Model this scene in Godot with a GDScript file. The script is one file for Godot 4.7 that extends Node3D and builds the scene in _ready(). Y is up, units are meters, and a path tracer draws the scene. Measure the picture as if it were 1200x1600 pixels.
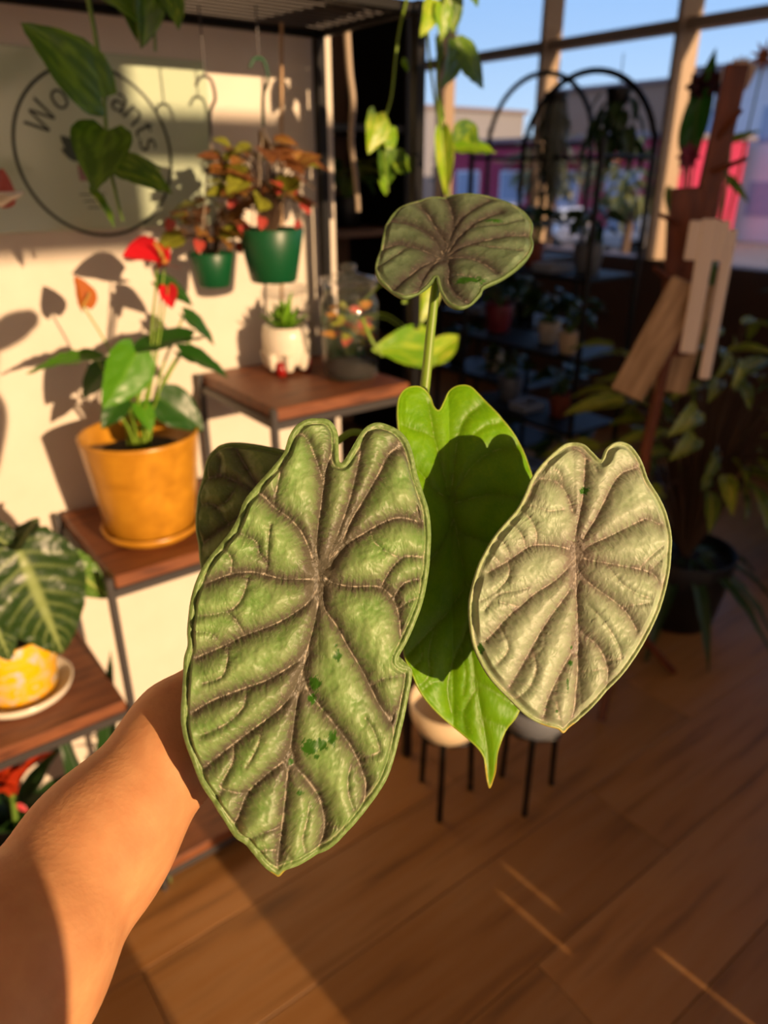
extends Node3D
# A sunlit plant shop: a hand holds an alocasia in front of a shelf wall; windows, racks and plants behind.
# Leaf outlines and veins in millimetres in each leaf's own plane (x across, y towards the base, z its upper side).
const LEAVES := {
	"front": {"x":Vector3(0.8490,-0.0421,0.5267),"y":Vector3(0.3074,0.8501,-0.4276),"z":Vector3(-0.4298,0.5250,0.7346),"o":Vector3(0.1812,1.3008,-0.2998),
		"outline":[12.7,60.6,15.0,63.2,18.7,69.5,23.2,77.2,27.6,82.1,33.3,84.0,39.0,82.8,45.3,79.4,50.3,73.7,53.3,64.7,55.0,55.8,58.0,45.7,61.0,35.6,62.3,25.6,61.8,13.1,60.6,0.7,57.6,-14.0,53.6,-24.9,48.3,-36.7,44.1,-43.6,42.6,-47.6,45.6,-50.1,50.2,-52.1,50.0,-58.2,48.0,-67.7,45.4,-79.4,42.9,-88.6,39.7,-100.1,36.0,-109.2,29.3,-119.3,22.1,-128.1,13.8,-136.8,5.6,-144.2,-3.7,-148.8,-10.6,-151.8,-16.9,-153.7,-20.3,-156.8,-23.2,-155.6,-27.8,-151.6,-34.7,-143.6,-38.2,-139.6,-43.9,-135.4,-49.7,-126.3,-55.5,-117.2,-61.4,-108.1,-66.1,-96.7,-70.4,-84.1,-72.1,-73.9,-71.4,-62.4,-71.0,-52.1,-70.8,-44.0,-68.9,-37.2,-69.2,-29.0,-68.2,-17.2,-66.1,-6.6,-62.1,2.9,-56.4,11.3,-49.4,19.7,-43.5,29.4,-40.0,39.2,-34.1,47.3,-26.9,55.4,-19.6,64.8,-17.8,69.2,-16.0,75.5,-12.3,81.3,-6.1,85.2,1.4,86.2,6.3,85.0,9.4,81.5,11.0,77.1,11.3,69.5,11.5,62.5],
		"veins":[
			[1.00,[-0.0,0.0,0.6,-8.5,-0.6,-18.1,-2.4,-27.7,-5.2,-38.1,-7.8,-48.7,-9.8,-58.1,-12.2,-73.2,-14.2,-88.1,-15.6,-98.3,-17.1,-114.2,-18.7,-129.8,-20.5,-143.1,-21.5,-153.0]],
			[1.00,[-1.0,3.7,-1.2,14.6,0.0,25.7,1.9,38.1,3.3,50.5,5.0,59.3,7.8,66.9,9.3,74.5,9.1,80.9]],
			[0.90,[-2.2,4.9,-5.5,14.7,-9.7,23.2,-15.8,30.0,-23.7,35.6,-28.6,41.1,-33.4,44.2]],
			[0.70,[2.3,51.8,-1.2,62.4,-5.5,73.1,-9.8,76.6,-13.5,74.3]],
			[0.55,[-23.7,36.8,-22.2,46.7,-19.8,57.9,-18.4,64.2]],
			[0.80,[4.9,4.8,8.6,15.8,12.3,25.7,15.8,35.6,19.6,49.3,22.4,62.0,25.0,74.7,28.9,80.5,36.4,81.5]],
			[1.00,[6.1,6.0,13.5,18.9,18.5,29.4,26.0,41.8,33.6,55.1,38.8,65.3,45.1,70.4]],
			[0.60,[45.1,70.4,44.3,76.2,39.0,81.5]],
			[0.70,[45.1,70.4,50.7,61.5,54.3,50.7,56.7,40.6]],
			[1.00,[3.7,4.8,14.7,15.2,24.6,21.3,34.5,26.9,43.3,30.0,50.8,29.3,56.4,27.5]],
			[0.60,[56.4,27.5,54.1,35.6]],
			[1.00,[3.6,-2.7,8.5,-5.5,18.2,-7.5,26.8,-7.3,34.1,-8.2,40.2,-13.8,43.6,-23.5,44.3,-34.4]],
			[0.65,[34.2,-7.0,37.9,-0.3,43.0,5.8,48.0,8.8,56.7,8.2]],
			[0.70,[40.9,-13.2,46.5,-5.9,55.9,-3.5]],
			[0.45,[42.6,-19.9,50.1,-15.1,56.3,-14.0]],
			[0.35,[28.3,23.2,30.7,15.7,39.3,9.5,44.3,8.2]],
			[1.00,[0.6,-8.5,3.6,-19.4,10.2,-29.0,16.2,-40.3,22.8,-51.1,28.1,-61.9,33.4,-72.0,38.4,-78.2]],
			[0.60,[38.4,-78.2,39.9,-86.2,38.2,-97.8,34.8,-104.6]],
			[0.70,[38.4,-78.2,42.5,-71.1,45.7,-62.9,46.5,-54.6]],
			[0.45,[27.5,-60.1,34.8,-56.1,45.8,-55.2]],
			[1.00,[-8.4,-55.8,-5.4,-62.3,-0.7,-68.8,5.2,-75.9,11.8,-84.2,17.7,-92.5,22.1,-101.9,24.9,-111.1,24.0,-120.2]],
			[0.45,[21.8,-97.8,27.2,-96.0,32.6,-94.1]],
			[0.40,[24.4,-76.4,29.1,-83.6,32.0,-92.9,31.4,-95.2]],
			[0.45,[17.6,-98.3,15.2,-108.5,16.3,-117.7,19.8,-126.9]],
			[0.95,[-14.2,-98.9,-8.3,-105.4,-1.3,-114.7,2.4,-123.9,3.1,-134.1,0.4,-142.9,-1.3,-147.3]],
			[0.45,[3.3,-130.7,10.3,-132.7,14.4,-134.5]],
			[0.40,[-4.8,-119.1,-6.0,-128.1,-8.3,-136.9,-6.0,-145.9]],
			[1.00,[-1.2,-3.3,-10.9,-3.2,-19.3,-2.9,-28.9,-0.4,-36.1,0.9,-46.7,-0.2,-59.7,-4.9]],
			[0.60,[-28.7,-0.0,-27.1,5.1,-31.6,11.1,-32.4,16.0,-37.4,19.7,-44.6,22.1]],
			[0.50,[-46.5,1.0,-45.9,7.6,-49.9,12.4,-53.4,13.1]],
			[0.40,[-25.5,25.7,-26.6,16.0,-27.1,5.1]],
			[1.00,[-0.6,-8.5,-5.4,-15.6,-13.2,-21.5,-22.8,-26.8,-32.2,-30.2,-39.9,-33.0,-48.6,-37.3,-57.9,-41.3,-64.2,-43.9]],
			[0.50,[-37.2,-2.1,-39.7,-11.7,-45.1,-18.7,-53.5,-21.0,-62.9,-22.0]],
			[0.50,[-39.5,-31.8,-42.9,-24.7,-47.1,-21.1]],
			[0.35,[-64.5,-30.2,-56.9,-31.0,-52.2,-34.6]],
			[1.00,[-6.4,-42.9,-10.8,-46.6,-17.9,-51.1,-27.3,-56.2,-36.7,-59.3,-46.0,-62.6,-55.2,-66.0,-65.5,-72.0]],
			[0.45,[-47.4,-38.6,-47.7,-46.8,-50.5,-53.7,-60.0,-56.9]],
			[1.00,[-10.2,-59.8,-19.0,-69.7,-27.2,-76.4,-35.3,-82.0,-43.3,-88.0,-51.3,-94.0,-59.2,-100.3]],
			[0.50,[-37.8,-59.8,-38.9,-69.0,-48.1,-77.9,-60.7,-83.3]],
			[1.00,[-14.4,-95.5,-18.9,-98.8,-25.8,-103.7,-32.7,-109.3,-37.3,-114.8,-40.4,-122.3,-43.4,-129.9]],
			[0.55,[-44.2,-88.9,-44.4,-97.4,-49.1,-106.3,-49.7,-110.7,-38.4,-113.6]],
			[0.50,[-49.7,-112.1,-53.5,-116.7]],
			[0.35,[-29.5,-80.7,-31.7,-89.8,-37.4,-99.9]],
			[0.50,[-18.7,-130.9,-29.1,-133.3,-34.6,-135.8,-36.8,-138.5]],
			[0.45,[-20.7,-143.6,-26.7,-141.9,-31.5,-143.9]],
			[0.40,[-20.4,-143.1,-15.2,-145.5,-14.0,-150.0]]],
		"spots":[[-1.9,-58.3,3.4,3.9],[-4.6,-90.7,5.1,4.1],[1.1,-89.1,4.4,3.2],[7.2,-86.4,2.4,3.7],[-0.9,-95.6,1.7,1.5],[10.1,-43.8,2.2,2.9],[9.3,-38.2,1.1,1.0],[-14.4,-98.9,1.7,2.4],[-3.4,-66.6,2.2,2.7],[-9.7,-113.5,1.7,1.2]]},
	"right": {"x":Vector3(0.7876,0.0085,0.6161),"y":Vector3(0.3347,0.8336,-0.4394),"z":Vector3(-0.5173,0.5523,0.6537),"o":Vector3(0.3105,1.3020,-0.2307),
		"outline":[15.9,53.3,18.6,58.8,22.2,62.3,26.9,63.8,32.5,62.3,36.8,57.6,40.5,50.5,42.9,41.2,48.0,32.0,52.1,22.8,54.3,12.5,54.2,3.4,52.5,-10.0,49.7,-21.2,44.6,-34.5,38.5,-46.5,31.4,-57.4,23.3,-68.2,14.1,-77.9,5.0,-87.5,-1.7,-93.9,-6.1,-97.1,-10.0,-100.5,-13.2,-98.2,-19.1,-96.7,-25.6,-94.1,-32.0,-89.9,-38.4,-83.5,-44.8,-77.1,-51.2,-69.6,-56.6,-59.9,-59.7,-51.2,-61.2,-40.3,-61.3,-29.2,-59.3,-19.2,-55.7,-8.0,-51.1,1.1,-45.3,10.2,-38.3,18.2,-32.5,25.1,-27.7,34.3,-24.1,42.4,-18.2,50.6,-11.1,57.6,-4.1,62.9,1.7,64.1,7.4,62.3,11.8,57.6],
		"veins":[
			[1.00,[0.0,0.0,-0.1,-12.4,-0.3,-23.5,-0.1,-34.6,-0.5,-45.6,-0.9,-56.5,-1.0,-67.3,-2.4,-78.0,-3.9,-88.7,-8.3,-98.2]],
			[1.00,[-0.5,2.3,1.0,12.5,3.7,23.9,5.8,35.5,6.8,47.1,7.1,56.4,1.6,60.6]],
			[0.50,[7.1,55.3,11.5,50.6,13.0,45.9]],
			[0.90,[1.8,2.8,5.4,9.1,11.4,18.2,17.5,29.7,22.4,38.9,27.2,44.7,33.0,47.3,37.6,48.8]],
			[0.50,[37.0,49.4,36.2,55.2,31.3,61.1]],
			[0.50,[37.0,48.2,40.6,41.2,42.0,35.4]],
			[1.00,[2.3,1.1,10.8,4.9,20.0,9.1,29.2,13.6,38.3,18.0,42.3,18.2,48.3,15.3]],
			[1.00,[1.6,-2.8,8.2,-5.1,17.1,-6.7,25.9,-8.4,34.8,-10.1,42.4,-12.5,46.1,-17.3]],
			[0.50,[40.3,-11.2,46.1,-5.6,50.8,-1.1]],
			[0.40,[34.8,-10.1,39.5,-4.5,48.8,3.4]],
			[1.00,[-0.1,-11.3,4.5,-15.7,10.9,-21.3,18.5,-26.8,24.9,-32.3,29.0,-37.8,32.0,-44.4]],
			[0.45,[23.8,-31.2,31.6,-30.1,39.4,-29.0]],
			[0.40,[17.0,-7.9,22.2,-16.8,30.8,-23.5,40.6,-26.8]],
			[1.00,[-0.3,-43.9,4.4,-47.7,9.7,-52.1,13.8,-59.7,15.4,-67.2,14.2,-76.9]],
			[0.40,[14.8,-60.7,21.4,-59.6,25.9,-57.4]],
			[0.40,[5.0,-30.2,13.5,-40.0,20.7,-52.0,22.4,-61.8]],
			[1.00,[-1.6,0.9,-9.4,2.8,-18.4,3.6,-25.2,3.1,-30.9,-0.0,-38.9,-5.7,-50.2,-12.1]],
			[1.00,[-0.9,-4.5,-7.7,-12.4,-14.6,-18.0,-23.6,-23.6,-31.6,-30.3,-39.5,-36.9,-46.3,-44.6,-52.5,-50.9]],
			[1.00,[-0.6,-16.8,-7.0,-25.8,-14.0,-34.6,-20.9,-44.5,-26.7,-54.4,-32.4,-64.2,-39.3,-75.5]],
			[0.90,[-1.1,-52.1,-9.4,-65.2,-14.7,-74.8,-18.7,-83.4,-21.2,-93.0]],
			[0.80,[-0.9,23.3,-2.7,29.7,-6.1,36.6,-10.5,40.1,-17.3,41.9,-21.9,40.1,-25.5,32.0]],
			[0.50,[-31.4,23.3,-25.9,18.2,-22.7,10.2,-22.9,4.5]],
			[0.50,[-37.3,15.9,-31.7,10.2,-28.6,1.7]],
			[0.50,[-44.2,7.3,-39.8,2.2,-37.5,-4.0]],
			[0.40,[-48.3,-1.2,-43.1,-6.8]],
			[0.40,[-29.6,26.2,-22.3,25.1,-15.6,22.5,-6.5,23.9]],
			[0.35,[-14.8,50.6,-8.1,44.8,-6.0,37.8]],
			[0.35,[-20.6,45.9,-14.9,47.1,-8.1,45.9]],
			[0.45,[-38.9,-5.7,-39.0,-14.7,-47.1,-23.6,-54.9,-28.1]],
			[0.45,[-28.0,-20.8,-34.8,-22.5,-44.8,-24.7,-52.8,-33.6]],
			[0.40,[-33.9,-31.4,-41.6,-29.2,-50.5,-28.1]],
			[0.45,[-26.7,-54.9,-24.8,-65.2,-29.4,-76.0,-36.1,-81.4]],
			[0.40,[-44.1,-42.4,-39.9,-54.4,-46.7,-63.1]],
			[0.35,[-19.8,-43.4,-21.2,-54.4,-31.3,-60.9]],
			[0.40,[-8.3,-63.0,-14.2,-78.1,-12.5,-92.9]],
			[0.35,[-1.3,-67.3,5.9,-66.2,13.6,-65.1]]],
		"spots":[[5.8,34.9,2.7,2.5],[-5.2,-62.4,1.1,1.6],[-4.4,-53.8,0.8,1.0],[-14.0,-88.2,1.1,0.9],[-54.8,-54.5,2.0,3.1],[-7.5,-74.3,0.7,3.8]]},
	"middle": {"x":Vector3(0.8580,-0.0504,0.5112),"y":Vector3(0.2972,0.8604,-0.4140),"z":Vector3(-0.4190,0.5071,0.7532),"o":Vector3(0.3043,1.2999,-0.3309),
		"outline":[-6.9,60.6,-3.1,67.2,0.7,74.5,7.1,77.9,14.4,77.0,21.5,70.4,32.2,58.7,41.1,47.9,48.2,37.1,53.6,22.6,57.4,6.4,58.6,-13.3,58.3,-38.2,56.9,-62.8,54.8,-87.1,51.8,-107.7,47.7,-126.4,41.9,-140.6,33.6,-151.3,28.3,-164.5,26.7,-177.7,22.6,-187.8,20.2,-177.4,19.4,-169.1,14.0,-160.6,2.1,-150.2,-11.6,-138.1,-21.7,-126.1,-27.6,-114.2,-32.6,-102.3,-34.6,-88.8,-35.1,-71.8,-35.3,-51.3,-35.5,-30.6,-35.2,-6.2,-34.7,18.4,-34.6,37.9,-35.5,50.4,-35.7,59.4,-34.2,68.4,-29.1,74.5,-21.9,76.2,-16.5,74.2,-12.1,68.8,-10.1,63.1],
		"veins":[
			[1.00,[0.0,0.0,3.2,-16.8,6.3,-37.8,9.4,-58.7,10.7,-79.4,12.3,-101.7,15.3,-123.8,18.8,-144.1,21.4,-160.9,23.1,-182.5]],
			[0.80,[-1.2,4.4,-5.3,22.2,-10.0,40.0,-12.1,52.6,-14.0,65.2]],
			[0.80,[1.0,4.4,3.2,24.0,6.3,43.8,12.1,56.5,22.3,64.0]],
			[0.80,[2.2,2.7,13.0,20.5,27.9,32.3,44.5,35.2]],
			[0.80,[3.5,-1.8,16.2,1.5,27.1,3.6,41.6,1.9,54.3,-2.6]],
			[0.90,[5.8,-22.0,15.5,-25.9,26.2,-30.9,40.3,-41.6,54.4,-57.5]],
			[0.90,[9.1,-55.2,25.2,-67.6,39.2,-79.9,51.3,-95.7]],
			[0.80,[11.4,-86.3,27.9,-100.3,45.3,-114.4]],
			[0.80,[14.5,-118.7,27.2,-125.8,39.4,-133.8]],
			[0.70,[18.3,-142.4,26.7,-146.0,32.8,-147.9]],
			[0.80,[-1.8,1.2,-12.3,7.9,-21.1,18.5,-29.8,23.8]],
			[0.80,[1.9,-13.2,-5.9,-29.0,-16.8,-41.1,-32.6,-47.9]],
			[0.90,[7.6,-58.7,-3.3,-74.0,-17.6,-87.4,-29.9,-99.9]],
			[0.90,[10.9,-84.6,-0.1,-106.5,-4.0,-123.2,-1.5,-138.4]],
			[0.70,[14.6,-123.8,6.7,-137.0,7.3,-150.4]],
			[0.60,[-12.3,-83.3,-16.9,-99.3,-16.3,-112.8,-21.6,-119.4]],
			[0.50,[-3.3,-118.2,-12.9,-118.0,-19.9,-122.8]],
			[0.50,[-22.9,-92.4,-21.3,-102.6,-26.6,-107.5]],
			[0.50,[5.0,-96.4,8.1,-113.5,6.1,-126.9]],
			[0.50,[6.3,42.0,13.6,42.1,24.7,49.5,33.9,51.4]],
			[0.50,[-10.8,41.8,-20.6,45.3,-31.3,48.7]]],
		"spots":[]},
	"top": {"x":Vector3(0.7404,0.0421,0.6708),"y":Vector3(0.5864,0.4472,-0.6754),"z":Vector3(-0.3284,0.8935,0.3065),"o":Vector3(0.3626,1.4427,-0.4117),
		"outline":[-4.5,-24.6,-2.1,-37.6,2.1,-51.1,7.1,-57.9,12.9,-60.0,19.8,-55.2,25.8,-45.7,27.9,-39.1,38.1,-31.2,48.6,-19.6,57.4,-5.8,62.9,8.6,63.7,17.1,63.2,25.9,65.0,37.6,63.7,47.9,58.9,58.7,49.4,70.1,39.6,77.5,28.3,82.4,14.6,85.1,3.0,85.9,-8.5,83.2,-18.8,77.4,-29.0,72.0,-37.7,61.8,-43.1,47.4,-44.4,31.2,-45.4,13.6,-47.1,-1.5,-47.6,-12.4,-44.5,-25.1,-37.6,-35.8,-31.1,-43.8,-24.8,-47.9,-17.0,-43.6,-11.1,-37.2,-7.2,-30.5],
		"veins":[
			[1.00,[0.0,-0.0,2.5,12.5,5.6,29.8,6.9,50.0,4.3,69.4,1.0,83.3]],
			[0.90,[1.0,2.2,7.8,17.9,16.5,33.0,25.4,44.6,41.1,55.8]],
			[1.00,[2.6,2.1,14.2,10.8,29.2,17.5,46.4,24.1,59.2,26.1]],
			[1.00,[3.7,-0.8,18.3,-4.4,28.5,-11.4,36.4,-22.4]],
			[0.90,[3.2,-2.6,4.3,-18.9,3.9,-31.1,10.0,-46.6,16.8,-54.3]],
			[0.90,[-1.6,-0.5,-11.2,5.7,-21.0,12.0,-33.1,16.7,-43.7,11.5]],
			[0.90,[-2.6,-2.2,-8.7,-12.8,-14.4,-30.2,-17.0,-41.9]],
			[0.90,[-2.6,-0.8,-12.9,-9.9,-22.9,-22.7,-33.4,-37.8]],
			[1.00,[-0.4,5.1,-5.1,19.7,-14.1,33.1,-25.5,43.1,-38.2,49.2]],
			[0.80,[3.0,16.3,-5.4,36.6,-11.3,53.5,-18.5,69.0]],
			[0.80,[6.7,35.7,14.4,51.6,25.7,65.5,33.8,73.6]],
			[0.50,[18.7,34.9,36.1,35.7,57.0,44.3]],
			[0.50,[18.5,11.4,35.2,6.6,54.8,3.5]],
			[0.50,[-24.3,12.2,-34.4,-0.4,-44.4,-10.8]],
			[0.50,[7.9,-24.4,18.1,-28.4,27.0,-35.7]]],
		"spots":[[18.0,-33.6,9.9,4.1],[35.1,40.8,7.2,1.8]]},
	"back": {"x":Vector3(0.6426,0.1025,0.7593),"y":Vector3(0.3229,0.8625,-0.3897),"z":Vector3(-0.6949,0.4956,0.5211),"o":Vector3(0.2130,1.2926,-0.4092),
		"outline":[-52.4,-31.1,-55.3,-13.3,-55.5,0.1,-54.1,11.4,-49.2,30.7,-43.3,39.7,-35.2,43.1,-27.0,43.8,-13.5,42.2,7.8,38.1,19.5,34.0,28.0,25.9,34.1,8.5,37.6,-17.2,36.7,-42.7,31.3,-68.1,20.4,-89.4,4.4,-109.0,-9.6,-103.4,-26.8,-84.9,-39.6,-65.9,-47.6,-48.7],
		"veins":[
			[1.00,[-0.0,0.0,2.4,-26.1,4.6,-56.1,4.5,-90.1,4.3,-106.9]],
			[1.00,[-0.0,0.0,-13.9,-4.4,-30.1,-13.2,-49.7,-26.6]],
			[1.00,[0.1,-2.2,-10.8,-21.9,-28.8,-41.7,-40.0,-57.2]],
			[1.00,[-2.4,2.2,-19.4,13.3,-36.5,20.2,-50.0,18.1]],
			[0.90,[-2.5,4.4,-17.5,24.4,-27.8,40.2]],
			[1.00,[2.3,-0.0,18.2,8.6,31.7,12.9]],
			[1.00,[2.5,-4.4,21.2,-13.0,35.2,-25.7]],
			[1.00,[3.4,-26.1,17.8,-43.0,27.7,-68.2]],
			[0.60,[-38.9,20.2,-37.0,31.4,-42.2,38.3]],
			[0.60,[-30.1,-13.2,-40.4,0.1,-51.1,0.1]],
			[0.60,[-24.4,17.8,-28.5,4.5,-40.3,-2.1]],
			[0.90,[1.2,4.4,6.1,21.9,10.3,35.0]]],
		"spots":[]}}

var mats := {}
var names := {}
var rng := RandomNumberGenerator.new()
var meshes := {}

# ---------------------------------------------------------------- helpers
func numbered(called: String) -> String:
	if not names.has(called):
		names[called] = 0
		return called
	names[called] += 1
	return "%s_%03d" % [called, names[called]]

func thing(called: String, label: String, category: String, at := Vector3.ZERO, turn := 0.0, group := "") -> Node3D:
	var o := Node3D.new()
	o.name = numbered(called)
	add_child(o)
	o.position = at
	o.rotation.y = turn
	o.set_meta("label", label)
	o.set_meta("category", category)
	if group:
		o.set_meta("group", group)
	return o

func part(called: String, mesh: Mesh, m: Material, parent: Node3D, xf := Transform3D()) -> MeshInstance3D:
	var o := MeshInstance3D.new()
	o.name = called
	o.mesh = mesh
	o.material_override = m
	o.transform = xf
	parent.add_child(o, true)
	return o

func struct_part(called: String, mesh: Mesh, m: Material, at := Vector3.ZERO) -> MeshInstance3D:
	var o := part(called, mesh, m, self, Transform3D(Basis(), at))
	o.set_meta("kind", "structure")
	return o

func T(at: Vector3, basis := Basis()) -> Transform3D:
	return Transform3D(basis, at)

func frame_y(dir: Vector3, normal := Vector3(0, 0, 1)) -> Basis:   # local y along dir, local z near normal
	var y := dir.normalized()
	var x := y.cross(normal)
	if x.length() < 0.01:
		x = y.cross(Vector3(1, 0, 0.3))
	x = x.normalized()
	return Basis(x, y, x.cross(y).normalized())

func mat(key: String, c: Color, rough := 0.6, more := {}) -> StandardMaterial3D:
	if mats.has(key):
		return mats[key]
	var m := StandardMaterial3D.new()
	m.resource_name = key
	m.albedo_color = c
	m.roughness = rough
	for k in more:
		m.set(k, more[k])
	mats[key] = m
	return m

func lin(r: float, g: float, b: float) -> Color:
	return Color(r, g, b).linear_to_srgb()

func noise_tex(seed_: int, freq: float, colors: Array, size := 512, type := FastNoiseLite.TYPE_SIMPLEX_SMOOTH, oct := 4) -> NoiseTexture2D:
	var n := FastNoiseLite.new()
	n.seed = seed_
	n.noise_type = type
	n.frequency = freq
	n.fractal_octaves = oct
	var t := NoiseTexture2D.new()
	t.width = size
	t.height = size
	t.seamless = true
	t.noise = n
	if colors:
		var g := Gradient.new()
		var offs := PackedFloat32Array()
		var cols := PackedColorArray()
		for i in colors.size():
			offs.append(float(i) / (colors.size() - 1))
			cols.append(colors[i])
		g.offsets = offs
		g.colors = cols
		t.color_ramp = g
	return t

func st() -> SurfaceTool:
	var s := SurfaceTool.new()
	s.begin(Mesh.PRIMITIVE_TRIANGLES)
	return s

func done(s: SurfaceTool) -> ArrayMesh:
	s.index()
	s.generate_normals()
	return s.commit()

func quad(s: SurfaceTool, a: Vector3, b: Vector3, c: Vector3, d: Vector3) -> void:
	for v in [a, b, c, a, c, d]:
		s.add_vertex(v)

func box_mesh(size: Vector3, bevel := 0.003) -> ArrayMesh:   # chamfered box round its centre
	var key := "box%.4f_%.4f_%.4f_%.4f" % [size.x, size.y, size.z, bevel]
	if meshes.has(key):
		return meshes[key]
	var s := st()
	s.set_smooth_group(-1)
	add_box(s, Transform3D(), size, bevel)
	meshes[key] = done(s)
	return meshes[key]

func add_box(s: SurfaceTool, xf: Transform3D, size: Vector3, bevel := 0.003) -> void:
	var h := size / 2
	var b := minf(bevel, minf(h.x, minf(h.y, h.z)) * 0.6)
	var axes := [Vector3(1, 0, 0), Vector3(0, 1, 0), Vector3(0, 0, 1)]
	for i in 3:
		for sg in [-1.0, 1.0]:
			var n: Vector3 = axes[i] * sg
			var u: Vector3 = axes[(i + 1) % 3]
			var v: Vector3 = n.cross(u)
			var hu := absf((h * u).dot(Vector3.ONE)) - b
			var hv := absf((h * v).dot(Vector3.ONE)) - b
			var hn := absf((h * n).dot(Vector3.ONE))
			var c: Vector3 = n * hn
			quad(s, xf * (c - u * hu - v * hv), xf * (c - u * hu + v * hv), xf * (c + u * hu + v * hv), xf * (c + u * hu - v * hv))
			# one chamfer strip per edge, each edge once
			for k in [[u, hu, v, hv], [-u, hu, -v, hv]]:
				var e: Vector3 = k[0]
				var f: Vector3 = k[2]
				var c2: Vector3 = e * (k[1] + b) + n * (hn - b)
				quad(s, xf * (c + e * k[1] - f * k[3]), xf * (c + e * k[1] + f * k[3]), xf * (c2 + f * k[3]), xf * (c2 - f * k[3]))
	for sx in [-1.0, 1.0]:
		for sy in [-1.0, 1.0]:
			for sz in [-1.0, 1.0]:
				var p := Vector3(sx * h.x, sy * h.y, sz * h.z)
				var q := Vector3(sx, sy, sz) * b
				s.add_vertex(xf * (p - Vector3(0, q.y, q.z)))
				s.add_vertex(xf * (p - Vector3(q.x, 0, q.z)))
				s.add_vertex(xf * (p - Vector3(q.x, q.y, 0)))

func lathe_mesh(prof: Array, n := 40) -> ArrayMesh:   # [radius, y] from the foot up and round the rim
	var s := st()
	s.set_smooth_group(0)
	for i in prof.size() - 1:
		var a: Array = prof[i]
		var b: Array = prof[i + 1]
		for k in n:
			var t0 := TAU * k / n
			var t1 := TAU * (k + 1) / n
			var p0 := Vector3(cos(t0) * a[0], a[1], sin(t0) * a[0])
			var p1 := Vector3(cos(t1) * a[0], a[1], sin(t1) * a[0])
			var p2 := Vector3(cos(t1) * b[0], b[1], sin(t1) * b[0])
			var p3 := Vector3(cos(t0) * b[0], b[1], sin(t0) * b[0])
			quad(s, p0, p3, p2, p1)
	return done(s)

func smooth_path(pts: Array, sub := 5, closed := false) -> Array:
	var out := []
	var n := pts.size()
	for i in (n if closed else n - 1):
		var p0 = pts[(i - 1 + n) % n] if closed or i > 0 else pts[0]
		var p1 = pts[i]
		var p2 = pts[(i + 1) % n]
		var p3 = pts[(i + 2) % n] if closed or i + 2 < n else pts[n - 1]
		for k in sub:
			var t := float(k) / sub
			out.append(0.5 * (2.0 * p1 + (p2 - p0) * t + (2.0 * p0 - 5.0 * p1 + 4.0 * p2 - p3) * t * t + (3.0 * p1 - p0 - 3.0 * p2 + p3) * t * t * t))
	if not closed:
		out.append(pts[n - 1])
	return out

func add_tube(s: SurfaceTool, pts: Array, r0: float, r1 := -1.0, n := 8) -> void:
	if r1 < 0:
		r1 = r0
	var rings := []
	var up := Vector3(0.31, 0.2, 0.93).normalized()
	for i in pts.size():
		var d: Vector3 = (pts[mini(i + 1, pts.size() - 1)] - pts[maxi(i - 1, 0)]).normalized()
		up = (up - d * up.dot(d)).normalized()
		var v := d.cross(up)
		var r := lerpf(r0, r1, float(i) / maxi(pts.size() - 1, 1))
		var ring := []
		for k in n:
			var a := TAU * k / n
			ring.append(pts[i] + (up * cos(a) + v * sin(a)) * r)
		rings.append(ring)
	s.set_smooth_group(0)
	for i in rings.size() - 1:
		for k in n:
			quad(s, rings[i][k], rings[i + 1][k], rings[i + 1][(k + 1) % n], rings[i][(k + 1) % n])
	s.set_smooth_group(-1)
	for e in [0, rings.size() - 1]:
		for k in n:
			s.add_vertex(pts[e])
			s.add_vertex(rings[e][k if e else (k + 1) % n])
			s.add_vertex(rings[e][(k + 1) % n if e else k])

func tube_mesh(pts: Array, r0: float, r1 := -1.0, sub := 5, n := 8) -> ArrayMesh:
	var s := st()
	add_tube(s, smooth_path(pts, sub) if sub > 1 and pts.size() > 2 else pts, r0, r1, n)
	return done(s)

func rod(called: String, a: Vector3, b: Vector3, r: float, m: Material, parent: Node3D, n := 8) -> MeshInstance3D:
	return part(called, tube_mesh([a, b], r, r, 1, n), m, parent)

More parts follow.
